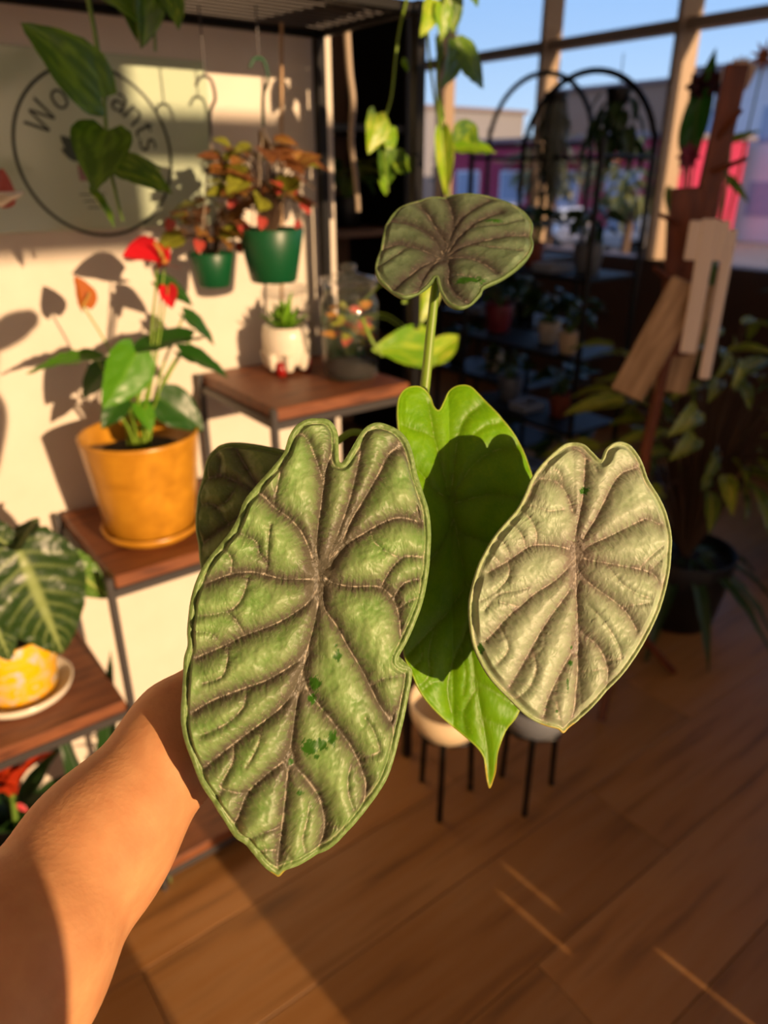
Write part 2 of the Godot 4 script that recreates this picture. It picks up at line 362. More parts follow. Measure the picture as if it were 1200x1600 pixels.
# A leaf: base at the origin, length 1 along y, upper side towards z. heart: how far the lobes reach back; fold: V across; droop: bend along.
func leaf_mesh(kind: String, w: float, heart: float, fold: float, droop: float, tip := 0.7, seed_ := 0, cols := {}) -> ArrayMesh:
	var key := "leaf_%s_%s_%s_%s_%s_%s_%d_%s" % [kind, w, heart, fold, droop, tip, seed_, str(cols)]
	if meshes.has(key):
		return meshes[key]
	var nt := 64 if kind == "striped" else 14
	var nu := 20 if kind == "striped" else 8
	var no := FastNoiseLite.new()
	no.seed = seed_ + 5
	no.frequency = 1.6
	var base: Color = cols.get("base", Color(0.06, 0.16, 0.015))
	var second: Color = cols.get("second", base * 1.7)
	var s := st()
	s.set_smooth_group(0)
	var grid := []
	for i in nt + 1:
		var t := float(i) / nt
		var row := []
		var wid := w * 0.5 * pow(sin(PI * pow(t * 0.97 + 0.03, tip)), 0.85) if i < nt else 0.0
		if heart > 0.0 and t < 0.25:
			wid = maxf(wid, w * 0.5 * lerpf(0.62, 0.9, t / 0.25) * (1.0 if i > 0 else 0.75))
		for k in 2 * nu + 1:
			var u := float(k - nu) / nu
			var au := absf(u)
			var p := Vector3(u * wid, t, 0)
			p.y -= heart * pow(au, 1.3) * pow(1.0 - t, 3.0) * (1.25 - 0.55 * au)
			p.z = fold * au * wid * 2.0 - droop * t * t + 0.035 * no.get_noise_2d(p.x * 3.0 + seed_, p.y * 3.0) * (0.3 + au)
			p.z += 0.012 * sin(t * 26.0 + au * 7.0) * au * (1.0 - au) if kind != "plain" else 0.0
			var c := base
			if kind == "striped":
				var lat := absf(sin((t * 9.0 - au * 2.2) * PI))
				var vein := clampf(1.15 - lat * 2.4, 0.0, 1.0) * clampf(1.3 - au * 1.2, 0.0, 1.0) * 0.8
				c = base.lerp(second, maxf(vein, clampf(1.6 - au * 11.0, 0.0, 1.0)))
			elif kind == "varied":
				c = base.lerp(second, clampf(no.get_noise_2d(u * 1.6 + seed_ * 3.1, t * 1.3) * 3.0 + 0.1, 0.0, 1.0))
				c = c.lerp(second, clampf(0.8 - au * 9.0, 0.0, 0.5))
			else:
				c = base.lerp(second, clampf(0.7 - au * 10.0, 0.0, 0.5) + 0.2 * no.get_noise_2d(u * 3.0, t * 4.0))
			c.a = 1.0
			row.append([p, c])
		grid.append(row)
	for i in nt:
		for k in 2 * nu:
			for q in [grid[i][k], grid[i + 1][k], grid[i + 1][k + 1], grid[i][k], grid[i + 1][k + 1], grid[i][k + 1]]:
				s.set_color(q[1])
				s.add_vertex(q[0])
	meshes[key] = done(s)
	return meshes[key]

func add_leaf(parent: Node3D, mesh: Mesh, m: Material, base: Vector3, tip: Vector3, normal: Vector3, called := "leaf", widen := 1.0) -> MeshInstance3D:
	var d := tip - base
	var b := frame_y(d, normal)
	var len := d.length()
	return part(called, mesh, m, parent, Transform3D(Basis(b.x * len * widen, b.y * len, b.z * len), base))

# ---------------------------------------------------------------- the alocasia's quilted leaves
func pairs(a: Array) -> Array:
	var out := []
	for i in range(0, a.size(), 2):
		out.append(Vector2(a[i], a[i + 1]))
	return out

func quilted_leaf(parent: Node3D, key: String, n_round: int, n_in: int, pal: Dictionary, m: Material) -> MeshInstance3D:
	var d: Dictionary = LEAVES[key]
	var outline := smooth_path(pairs(d.outline), 4, true)
	var cell := 0.6
	var lo := Vector2(1e9, 1e9)
	var hi := -lo
	for p in outline:
		lo = lo.min(p)
		hi = hi.max(p)
	lo -= Vector2(3, 3)
	hi += Vector2(3, 3)
	var nx := int((hi.x - lo.x) / cell) + 2
	var ny := int((hi.y - lo.y) / cell) + 2
	var groove := PackedFloat32Array()
	groove.resize(nx * ny)
	var tint := groove.duplicate()
	var near := groove.duplicate()
	near.fill(99.0)
	var along := groove.duplicate()
	var edge := groove.duplicate()
	edge.fill(99.0)
	var one := groove.duplicate()
	one.fill(99.0)
	var lines := []
	for v in d.veins:
		lines.append([minf(1.0, v[0] * 1.2), smooth_path(pairs(v[1]), 3)])
	lines.append([-1.0, outline + [outline[0]]])
	var id := 0
	for line in lines:
		var w: float = line[0]
		var pts: Array = line[1]
		var reach := 14.0 if w > 0.7 else 9.0
		var touched := {}
		var s0 := 0.0
		for i in pts.size() - 1:
			var a: Vector2 = pts[i]
			var b: Vector2 = pts[i + 1]
			var ab := b - a
			var l2 := maxf(ab.length_squared(), 1e-6)
			var x0 := maxi(int((minf(a.x, b.x) - reach - lo.x) / cell), 0)
			var x1 := mini(int((maxf(a.x, b.x) + reach - lo.x) / cell), nx - 1)
			var y0 := maxi(int((minf(a.y, b.y) - reach - lo.y) / cell), 0)
			var y1 := mini(int((maxf(a.y, b.y) + reach - lo.y) / cell), ny - 1)
			for y in range(y0, y1 + 1):
				var py := lo.y + y * cell
				var at := y * nx + x0
				for x in range(x0, x1 + 1):
					var qx := lo.x + x * cell - a.x
					var qy := py - a.y
					var t := clampf((qx * ab.x + qy * ab.y) / l2, 0.0, 1.0)
					qx -= ab.x * t
					qy -= ab.y * t
					var dd := sqrt(qx * qx + qy * qy)
					if dd < one[at]:
						one[at] = dd
						touched[at] = s0 + t
					at += 1
			s0 += sqrt(l2)
		if w < 0.0:
			for at in touched:
				edge[at] = one[at]
		else:
			for at in touched:
				var dd := one[at]
				var g := w * exp(-dd / (5.8 * w + 0.4))
				groove[at] += g * g * g
				var c := w * exp(-dd / (6.0 * w * w + 0.4))
				tint[at] += c * c
				if dd < near[at]:
					near[at] = dd
					along[at] = touched[at] + id * 57.0
				one[at] = 99.0
		id += 1
	var no := FastNoiseLite.new()
	no.seed = 11 + id
	no.frequency = 1.0
	no.fractal_octaves = 3
	var verts := PackedVector3Array()
	var cols := PackedColorArray()
	var idx := PackedInt32Array()
	# boundary points, evenly spaced
	var total := 0.0
	var lens := [0.0]
	for i in outline.size():
		total += outline[i].distance_to(outline[(i + 1) % outline.size()])
		lens.append(total)
	var ring := []
	var j := 0
	for k in n_round:
		var want := total * k / n_round
		while lens[j + 1] < want:
			j += 1
		ring.append(outline[j].lerp(outline[(j + 1) % outline.size()], (want - lens[j]) / maxf(lens[j + 1] - lens[j], 1e-6)))
	var relief: float = pal.relief
	var light: Color = pal.light
	var mid: Color = pal.mid
	var dark: Color = pal.dark
	var rim: Color = pal.rim
	var pale: Color = pal.pale
	for i in n_in + 1:
		var s := pow(float(i) / n_in, 0.85)
		for k in n_round:
			var p: Vector2 = ring[k] * s
			var fx := (p.x - lo.x) / cell
			var fy := (p.y - lo.y) / cell
			var ix := int(fx)
			var iy := int(fy)
			fx -= ix
			fy -= iy
			var at := iy * nx + ix
			var w00 := (1.0 - fx) * (1.0 - fy)
			var w10 := fx * (1.0 - fy)
			var w01 := (1.0 - fx) * fy
			var w11 := fx * fy
			var g := groove[at] * w00 + groove[at + 1] * w10 + groove[at + nx] * w01 + groove[at + nx + 1] * w11
			var tn := tint[at] * w00 + tint[at + 1] * w10 + tint[at + nx] * w01 + tint[at + nx + 1] * w11
			var nr := near[at] * w00 + near[at + 1] * w10 + near[at + nx] * w01 + near[at + nx + 1] * w11
			var e := edge[at] * w00 + edge[at + 1] * w10 + edge[at + nx] * w01 + edge[at + nx + 1] * w11
			if i == n_in:
				e = 0.0
			var al := along[at]
			g = clampf(pow(g, 0.3333), 0.0, 1.0)
			var n1 := no.get_noise_2d(p.x * 0.05, p.y * 0.05)
			var n2 := no.get_noise_2d(p.x * 0.35 + 40.0, p.y * 0.35)
			var n3 := no.get_noise_2d(p.x * 1.7, p.y * 1.7 + 90.0)
			var hatch := no.get_noise_2d(al * 0.95, nr * 0.12 + 7.0) * exp(-nr / 6.5)
			var inner := clampf((e - 3.2) / 2.2, 0.0, 1.0)
			var pad := (1.0 - g) * (1.0 + 0.25 * n1) + 0.015 * n2 + 0.09 * hatch
			var z: float = relief * pad * (1.0 - pal.drop + pal.drop * inner)
			var marg := exp(-pow((e - pal.rim_at) / 0.9, 2.0))
			z -= relief * 0.10 * marg
			if e < pal.rim_at:
				z += 0.09 * relief * sin(PI * e / pal.rim_at) - 0.25 * (pal.rim_at - e) + 0.02 * relief * n2
			var ax := absf(p.x)
			z += pal.fold * (1.0 - exp(-ax / 17.0)) - pal.curl * ax * ax - pal.curl_y * p.y * p.y
			verts.append(Vector3(p.x, p.y, z) * 0.001)
			var c := mid.lerp(light, clampf(0.55 + 0.5 * n1 + 0.35 * n2 + 0.25 * n3 + 0.3 * hatch, 0.0, 1.0))
			c = c.lerp(dark, clampf(pow(tn, 0.5) * pal.dark_amount * (1.0 + 0.5 * hatch + 0.25 * n2), 0.0, 0.95))
			var er := clampf((pal.rim_at + 0.6 - e) / 0.8, 0.0, 1.0)
			c = c.lerp(rim.lerp(light, 0.25 + 0.3 * n2), er)
			if nr < 0.6 and e > 2.0:
				c = c.lerp(pale, clampf((0.6 - nr) * 2.2, 0.0, 1.0) * clampf(no.get_noise_2d(al * 0.21, 3.0) * 3.0 + n3 * 1.6, 0.0, 1.0) * pal.pale_amount)
			if absf(e - pal.rim_at) < 0.6:
				c = c.lerp(pale, clampf(n3 * 2.5 + n1 * 2.0, 0.0, 1.0) * 0.6 * pal.pale_amount)
			if n3 > 0.42 and n2 > 0.05 and nr < 6.0:
				c = c.lerp(pale, 0.35 * pal.pale_amount)
			for sp in d.spots:
				var q := Vector2((p.x - sp[0]) / sp[2], (p.y - sp[1]) / sp[3]).length() + 0.55 * n2 + 0.3 * n3
				if q < 1.0:
					c = c.lerp(pal.spot, clampf((1.0 - q) * 7.0, 0.0, 1.0))
			if e < 1.0 and p.y < pal.tip_y:
				c = c.lerp(Color(0.42, 0.30, 0.03), 0.7)
			c.a = 1.0
			cols.append(c)
	for i in n_in:
		for k in n_round:
			var k1 := (k + 1) % n_round
			var a := i * n_round
			var b := a + n_round
			idx.append_array([a + k, b + k1, b + k, a + k, a + k1, b + k1])
	# the underside: a smoother skin a little over a millimetre below
	var first := verts.size()
	var under := 10
	for i in under + 1:
		var s := float(i) / under
		for k in n_round:
			var p: Vector2 = ring[k] * s
			var ax := absf(p.x)
			var z: float = pal.fold * (1.0 - exp(-ax / 17.0)) - pal.curl * ax * ax - pal.curl_y * p.y * p.y - 1.1 - 0.3 * relief * (1.0 - s)
			verts.append(Vector3(p.x, p.y, z) * 0.001)
			cols.append(pal.under)
	for i in under:
		for k in n_round:
			var k1 := (k + 1) % n_round
			var a := first + i * n_round
			var b := a + n_round
			idx.append_array([a + k, b + k, b + k1, a + k, b + k1, a + k1])
	var last_up := n_in * n_round
	var last_low := first + under * n_round
	for k in n_round:
		var k1 := (k + 1) % n_round
		idx.append_array([last_up + k, last_low + k1, last_low + k, last_up + k, last_up + k1, last_low + k1])
	var arr := []
	arr.resize(Mesh.ARRAY_MAX)
	arr[Mesh.ARRAY_VERTEX] = verts
	arr[Mesh.ARRAY_COLOR] = cols
	arr[Mesh.ARRAY_INDEX] = idx
	var am := ArrayMesh.new()
	am.add_surface_from_arrays(Mesh.PRIMITIVE_TRIANGLES, arr)
	var tool := SurfaceTool.new()
	tool.create_from(am, 0)
	tool.generate_normals()
	var o: Vector3 = d.o
	return part("leaf", tool.commit(), m, parent, Transform3D(Basis(d.x, d.y, d.z), o - parent.position))

# ---------------------------------------------------------------- bodies: distances to tapered bones, joined smoothly, meshed as surface nets
func net(bones: Array, cell: float, blend: float, tool: SurfaceTool) -> void:
	var lo := Vector3(1e9, 1e9, 1e9)
	var hi := -lo
	for b in bones:
		var r := maxf(b[2], b[3]) + cell * 3.0
		for p in [b[0], b[1]]:
			lo = lo.min(p - Vector3.ONE * r)
			hi = hi.max(p + Vector3.ONE * r)
	var nx := int((hi.x - lo.x) / cell) + 2
	var ny := int((hi.y - lo.y) / cell) + 2
	var nz := int((hi.z - lo.z) / cell) + 2
	var f := PackedFloat32Array()
	f.resize(nx * ny * nz)
	f.fill(10.0)
	for b in bones:
		var a: Vector3 = b[0]
		var ab: Vector3 = b[1] - a
		var l2 := maxf(ab.length_squared(), 1e-9)
		var r0: float = b[2]
		var r1: float = b[3]
		var flat: float = b[4] if b.size() > 4 else 1.0        # below 1: flattened across the axis b[5]
		var ax: Vector3 = b[5] if b.size() > 5 else Vector3.ZERO
		var kk: float = b[6] if b.size() > 6 else blend
		var rr := maxf(r0, r1) + blend + cell * 3.0
		var p0: Vector3 = (a.min(b[1]) - Vector3.ONE * rr - lo) / cell
		var p1: Vector3 = (a.max(b[1]) + Vector3.ONE * rr - lo) / cell
		for z in range(maxi(int(p0.z), 0), mini(int(p1.z) + 1, nz - 1) + 1):
			for y in range(maxi(int(p0.y), 0), mini(int(p1.y) + 1, ny - 1) + 1):
				var at := (z * ny + y) * nx + maxi(int(p0.x), 0)
				for x in range(maxi(int(p0.x), 0), mini(int(p1.x) + 1, nx - 1) + 1):
					var q := lo + Vector3(x, y, z) * cell - a
					var t := clampf(q.dot(ab) / l2, 0.0, 1.0)
					q -= ab * t
					if flat != 1.0:
						q += ax * q.dot(ax) * (1.0 / flat - 1.0)
					var dd := q.length() - lerpf(r0, r1, t)
					if flat != 1.0:
						dd *= 0.5 + 0.5 * flat
					var o := f[at]
					if o < dd + kk:
						var h := maxf(kk - absf(o - dd), 0.0) / kk
						f[at] = minf(o, dd) - h * h * kk * 0.25
					elif dd < o:
						f[at] = dd
					at += 1
	var cell_of := PackedInt32Array()
	cell_of.resize(nx * ny * nz)
	cell_of.fill(-1)
	var verts := []
	var nrm := []
	var sx := 1
	var sy := nx
	var sz := nx * ny
	var offs := [0, sx, sy, sx + sy, sz, sx + sz, sy + sz, sx + sy + sz]
	var corner := []
	for i in 8:
		corner.append(Vector3(i & 1, (i >> 1) & 1, i >> 2))
	var pairs12 := []
	for i in 8:
		for bit in [1, 2, 4]:
			if not i & bit:
				pairs12.append([i, i | bit])
	for z in nz - 1:
		for y in ny - 1:
			var at := (z * ny + y) * nx
			for x in nx - 1:
				var v0 := f[at]
				if absf(v0) < cell * 2.5:
					var inside := 0
					for o in offs:
						if f[at + o] < 0.0:
							inside += 1
					if inside > 0 and inside < 8:
						var sum := Vector3.ZERO
						var n := 0
						for e in pairs12:
							var fa := f[at + offs[e[0]]]
							var fb := f[at + offs[e[1]]]
							if (fa < 0.0) != (fb < 0.0):
								sum += corner[e[0]].lerp(corner[e[1]], fa / (fa - fb))
								n += 1
						cell_of[at] = verts.size()
						verts.append(lo + (Vector3(x, y, z) + sum / n) * cell)
						nrm.append(Vector3(f[at + sx] + f[at + sx + sy] + f[at + sx + sz] + f[at + 7 * 0 + sx + sy + sz] - f[at] - f[at + sy] - f[at + sz] - f[at + sy + sz],
							f[at + sy] + f[at + sx + sy] + f[at + sy + sz] + f[at + sx + sy + sz] - f[at] - f[at + sx] - f[at + sz] - f[at + sx + sz],
							f[at + sz] + f[at + sx + sz] + f[at + sy + sz] + f[at + sx + sy + sz] - f[at] - f[at + sx] - f[at + sy] - f[at + sx + sy]).normalized())
				at += 1
	for z in range(1, nz - 1):
		for y in range(1, ny - 1):
			var at := (z * ny + y) * nx + 1
			for x in range(1, nx - 1):
				var v0 := f[at]
				if absf(v0) < cell * 2.0:
					for e in [[sx, sy, sz], [sy, sz, sx], [sz, sx, sy]]:
						if (v0 < 0.0) != (f[at + e[0]] < 0.0):
							var q := [cell_of[at], cell_of[at - e[1]], cell_of[at - e[1] - e[2]], cell_of[at - e[2]]]
							if q.min() >= 0:
								if v0 < 0.0:
									q.reverse()
								for k in [0, 1, 2, 0, 2, 3]:
									tool.set_normal(nrm[q[k]])
									tool.add_vertex(verts[q[k]])
				at += 1

# ---------------------------------------------------------------- the scene
func _ready() -> void:
	rng.seed = 7
	var cam := Camera3D.new()
	cam.name = "camera"
	cam.position = Vector3(0, 1.5, 0)
	var head := Vector3(0.6018, 0, -0.7987)
	var fwd := head * cos(deg_to_rad(25.0)) + Vector3(0, -sin(deg_to_rad(25.0)), 0)
	cam.look_at_from_position(cam.position, cam.position + fwd)
	cam.near = 0.03
	cam.far = 400.0
	var lens := CameraAttributesPhysical.new()
	lens.frustum_focal_length = 17.25
	lens.frustum_focus_distance = 0.405
	lens.frustum_near = 0.03
	lens.frustum_far = 400.0
	lens.exposure_aperture = 3.8
	cam.attributes = lens
	add_child(cam)
	var env := Environment.new()
	env.background_mode = Environment.BG_SKY
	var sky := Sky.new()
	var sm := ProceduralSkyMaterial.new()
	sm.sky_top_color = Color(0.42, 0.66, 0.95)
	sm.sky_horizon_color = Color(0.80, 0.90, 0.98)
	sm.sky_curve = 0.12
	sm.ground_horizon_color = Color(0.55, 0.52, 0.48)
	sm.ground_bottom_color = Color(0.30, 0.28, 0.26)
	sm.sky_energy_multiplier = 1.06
	sm.sun_angle_max = 70.0  # glow round the unseen sun set wide to light the shaded wall
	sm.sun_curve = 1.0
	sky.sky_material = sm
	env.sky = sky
	env.tonemap_mode = Environment.TONE_MAPPER_LINEAR
	env.tonemap_exposure = 1.1
	env.sdfgi_enabled = true
	env.ssao_enabled = true
	env.ssil_enabled = true
	var we := WorldEnvironment.new()
	we.name = "environment"
	we.environment = env
	add_child(we)
	var sun := DirectionalLight3D.new()
	sun.name = "sun"
	sun.look_at_from_position(Vector3(0.0774, 0.1994, 0.9768) * 10.0, Vector3.ZERO)
	sun.light_color = Color(1.0, 0.83, 0.645)
	sun.light_energy = 2.1
	sun.light_angular_distance = 0.55
	sun.shadow_enabled = true
	sun.sky_mode = DirectionalLight3D.SKY_MODE_LIGHT_AND_SKY
	add_child(sun)
	make_materials()
	room()
	outside()
	shelves()
	alocasia()
	person()
	left_plants()
	right_side()

func make_materials() -> void:
	var plaster := noise_tex(3, 0.02, [Color(0.88, 0.85, 0.79), Color(0.905, 0.875, 0.82)])
	mat("plaster", Color(0.935, 0.925, 0.915), 0.75, {"albedo_texture": plaster, "uv1_triplanar": true, "uv1_world_triplanar": true, "uv1_scale": Vector3(0.9, 0.9, 0.9)})
	mat("ceiling", Color(0.94, 0.92, 0.89), 0.8)
	for i in 4:
		var a: Color = [Color(0.62, 0.435, 0.23), Color(0.58, 0.405, 0.21), Color(0.65, 0.46, 0.25), Color(0.60, 0.425, 0.23)][i]
		var grain := noise_tex(20 + i, 0.012, [a.darkened(0.25), a, a.lightened(0.06), a.darkened(0.10)], 512, FastNoiseLite.TYPE_SIMPLEX_SMOOTH, 5)
		mat("floor%d" % i, Color.WHITE, 0.38, {"albedo_texture": grain, "uv1_triplanar": true, "uv1_world_triplanar": true, "uv1_scale": Vector3(0.22, 1.0, 2.6), "uv1_offset": Vector3(i * 0.31, 0, i * 0.17)})
	var wood := noise_tex(31, 0.014, [Color(0.30, 0.17, 0.10), Color(0.50, 0.31, 0.19), Color(0.58, 0.38, 0.24), Color(0.42, 0.25, 0.15)], 512, FastNoiseLite.TYPE_SIMPLEX_SMOOTH, 5)
	mat("shelf_wood", Color(0.86, 0.80, 0.76), 0.5, {"albedo_texture": wood, "uv1_triplanar": true, "uv1_world_triplanar": true, "uv1_scale": Vector3(0.8, 5.0, 5.0)})
	mat("brown_wood", Color(0.50, 0.25, 0.10), 0.5, {"albedo_texture": noise_tex(33, 0.02, [Color(0.65, 0.6, 0.55), Color.WHITE], 256), "uv1_triplanar": true, "uv1_scale": Vector3(6, 1, 6)})
	mat("pale_wood", Color(0.76, 0.64, 0.49), 0.6, {"albedo_texture": noise_tex(34, 0.02, [Color(0.72, 0.68, 0.62), Color.WHITE], 256), "uv1_triplanar": true, "uv1_scale": Vector3(8, 1.2, 8)})
	mat("tag_wood", Color(0.88, 0.82, 0.76), 0.6)
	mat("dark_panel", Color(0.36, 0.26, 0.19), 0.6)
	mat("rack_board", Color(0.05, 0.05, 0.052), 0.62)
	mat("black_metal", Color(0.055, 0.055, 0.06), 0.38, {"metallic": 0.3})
	mat("grey_metal", Color(0.30, 0.29, 0.29), 0.42, {"metallic": 0.5})
	mat("mullion", Color(0.62, 0.52, 0.40), 0.5)
	mat("white_glaze", Color(0.88, 0.85, 0.78), 0.22)
	mat("cream", Color(0.86, 0.78, 0.64), 0.35)
	mat("grey_glaze", Color(0.42, 0.44, 0.47), 0.35)
	mat("yellow_glaze", lin(0.60, 0.29, 0.022), 0.33, {"albedo_texture": noise_tex(41, 0.02, [Color(0.80, 0.76, 0.70), Color(1, 1, 1)], 256), "uv1_triplanar": true, "uv1_scale": Vector3(4, 4, 4)})
	mat("green_plastic", Color(0.03, 0.30, 0.16), 0.4)
	mat("terracotta", Color(0.50, 0.24, 0.15), 0.7)
	mat("pink_pot", Color(0.50, 0.16, 0.20), 0.5)
	mat("black_plastic", Color(0.03, 0.03, 0.032), 0.5)
	mat("soil", Color(0.09, 0.06, 0.04), 0.95)
	mat("red_glaze", Color(0.55, 0.07, 0.06), 0.3)
	mat("blue_glaze", Color(0.05, 0.05, 0.35), 0.3)
	mat("jar_glass", Color(0.92, 0.97, 0.95, 0.02), 0.02, {"transparency": BaseMaterial3D.TRANSPARENCY_ALPHA, "metallic_specular": 0.5})
	mat("glass", Color(0.92, 0.97, 0.95, 0.03), 0.03, {"transparency": BaseMaterial3D.TRANSPARENCY_ALPHA, "metallic_specular": 0.5})
	mat("leaf", Color.WHITE, 0.38, {"vertex_color_use_as_albedo": true, "backlight_enabled": true, "backlight": Color(0.55, 0.62, 0.25), "metallic_specular": 0.5})
	mat("alocasia", Color.WHITE, 0.46, {"vertex_color_use_as_albedo": true, "metallic_specular": 0.45})
	mat("young_leaf", Color.WHITE, 0.40, {"vertex_color_use_as_albedo": true, "backlight_enabled": true, "backlight": Color(0.5, 0.6, 0.1), "metallic_specular": 0.32})
	mat("petiole", lin(0.20, 0.33, 0.03), 0.42, {"backlight_enabled": true, "backlight": Color(0.4, 0.5, 0.05)})
	mat("stem_green", lin(0.12, 0.22, 0.03), 0.5)
	mat("stem_brown", Color(0.28, 0.20, 0.12), 0.7)
	mat("spathe", lin(0.50, 0.012, 0.02), 0.22, {"backlight_enabled": true, "backlight": Color(0.5, 0.05, 0.05)})
	mat("string", Color(0.62, 0.56, 0.48), 0.6)
	mat("skin", lin(0.70, 0.365, 0.165), 0.5, {"subsurf_scatter_enabled": true, "subsurf_scatter_strength": 0.12, "albedo_texture": noise_tex(61, 0.03, [Color(0.90, 0.84, 0.82), Color(1, 1, 1)], 256), "uv1_triplanar": true, "uv1_scale": Vector3(7, 7, 7), "heightmap_enabled": true, "heightmap_scale": 0.02, "heightmap_texture": noise_tex(62, 0.09, [], 512, FastNoiseLite.TYPE_CELLULAR, 3)})

# ---------------------------------------------------------------- the room
func room() -> void:
	var fl := Node3D.new()
	fl.name = "floor"
	fl.set_meta("kind", "structure")
	add_child(fl)
	part("subfloor", box_mesh(Vector3(7.4, 0.1, 9.6), 0.0), mats.black_plastic, fl, T(Vector3(0.6, -0.062, -2.0)))
	var z := -6.6
	var row := 0
	while z < 2.6:
		var x := -3.0 - fmod(row * 0.47, 1.2)
		while x < 4.0:
			var x0 := maxf(x, -3.0)
			var x1 := minf(x + 1.6, 4.0)
			if x1 - x0 > 0.05:
				part("plank", box_mesh(Vector3(snappedf(x1 - x0, 0.001) - 0.002, 0.012, 0.238), 0.0012), mats["floor%d" % ((row * 3 + int((x + 9.0) * 2.0)) % 4)], fl, T(Vector3((x0 + x1) / 2, -0.006, z + 0.12)))
			x += 1.6
		z += 0.24
		row += 1
	struct_part("ceiling", box_mesh(Vector3(7.4, 0.12, 9.6), 0.0), mats.ceiling, Vector3(0.6, 2.96, -2.0))
	struct_part("wall_left", box_mesh(Vector3(4.06, 2.9, 0.1), 0.004), mats.plaster, Vector3(-0.97, 1.45, -1.65))
	struct_part("wall_far", box_mesh(Vector3(7.2, 2.9, 0.1), 0.0), mats.dark_panel, Vector3(0.6, 1.45, -6.65))
	struct_part("wall_near", box_mesh(Vector3(0.1, 2.9, 9.4), 0.0), mats.plaster, Vector3(-3.05, 1.45, -2.0))
	# window wall on the right: low sill, mullions and one transom
	struct_part("wall_right", box_mesh(Vector3(0.14, 1.02, 9.4), 0.004), mats.dark_panel, Vector3(4.07, 0.51, -2.0))
	struct_part("trim_1", box_mesh(Vector3(0.14, 0.2, 9.4), 0.004), mats.mullion, Vector3(4.07, 2.8, -2.0))
	var w := Node3D.new()
	w.name = "window_1"
	w.set_meta("kind", "structure")
	add_child(w)
	part("transom", box_mesh(Vector3(0.07, 0.06, 9.2), 0.004), mats.mullion, w, T(Vector3(4.005, 2.18, -2.0)))
	var zs := [-6.5, -5.55, -4.6, -3.64, -2.70, -1.76, -0.8, 0.15, 1.1, 2.05, 2.55]
	var ms := st()
	ms.set_smooth_group(-1)
	var mp := [Vector3(0, 0, -0.07), Vector3(-0.10, 0, -0.016), Vector3(-0.10, 0, 0.016), Vector3(0, 0, 0.07)]
	for k in 4:
		var a: Vector3 = mp[k]
		var b: Vector3 = mp[(k + 1) % 4]
		quad(ms, a, a + Vector3(0, 1.68, 0), b + Vector3(0, 1.68, 0), b)
	quad(ms, mp[0] + Vector3(0, 1.68, 0), mp[3] + Vector3(0, 1.68, 0), mp[2] + Vector3(0, 1.68, 0), mp[1] + Vector3(0, 1.68, 0))
	quad(ms, mp[0], mp[1], mp[2], mp[3])
	var mul := done(ms)
	for v in zs:
		part("mullion", mul, mats.mullion, w, T(Vector3(4.05, 1.02, v)))
	for i in zs.size() - 1:
		var mid: float = (zs[i] + zs[i + 1]) / 2
		var wd: float = zs[i + 1] - zs[i] - 0.07
		part("pane", box_mesh(Vector3(0.006, 1.13, snappedf(wd + 0.036, 0.001)), 0.0), mats.glass, w, T(Vector3(3.946, 1.585, mid)))
		part("pane", box_mesh(Vector3(0.006, 0.49, snappedf(wd + 0.036, 0.001)), 0.0), mats.glass, w, T(Vector3(3.946, 2.455, mid)))
	# unseen shop front behind the camera, shaped for the low sun it lets in
	var f := Node3D.new()
	f.name = "window_2"
	f.set_meta("kind", "structure")
	add_child(f)
	struct_part("wall_front", box_mesh(Vector3(7.0, 0.12, 0.14), 0.004), mats.mullion, Vector3(0.5, 0.06, 2.67))
	struct_part("trim_2", box_mesh(Vector3(7.0, 0.2, 0.14), 0.004), mats.mullion, Vector3(0.5, 2.8, 2.67))
	part("transom", box_mesh(Vector3(7.0, 0.075, 0.10), 0.004), mats.mullion, f, T(Vector3(0.5, 2.425, 2.66)))
	struct_part("wall_back_unseen", box_mesh(Vector3(2.42, 2.58, 0.14), 0.004), mats.plaster, Vector3(2.79, 1.41, 2.67))  # out of view, left solid to keep the sun off the right side
	var xs := [-2.96, -1.55, -0.16, 1.55]
	for v in xs:
		part("mullion", box_mesh(Vector3(0.07, 2.58, 0.10), 0.004), mats.mullion, f, T(Vector3(v, 1.41, 2.66)))
	for i in xs.size() - 1:
		part("pane", box_mesh(Vector3(snappedf(xs[i + 1] - xs[i] - 0.07, 0.001), 2.27, 0.006), 0.0), mats.glass, f, T(Vector3((xs[i] + xs[i + 1]) / 2, 1.255, 2.66)))
	var b := thing("unseen_blind", "unseen pale roller blind behind the camera, placed to shade the wall by the sign", "blind", Vector3(0.38, 2.2, 2.58))  # out of view, hung here to shade the upper wall around the sign
	part("fabric", box_mesh(Vector3(1.08, 0.50, 0.004), 0.001), mats.ceiling, b, T(Vector3(0, 0.27, 0)))
	part("bottom_bar", box_mesh(Vector3(1.08, 0.025, 0.016), 0.003), mats.grey_metal, b, T(Vector3(0, 0.012, 0)))
	part("roll", tube_mesh([Vector3(-0.54, 0.54, 0), Vector3(0.54, 0.54, 0)], 0.03, 0.03, 1, 14), mats.ceiling, b)

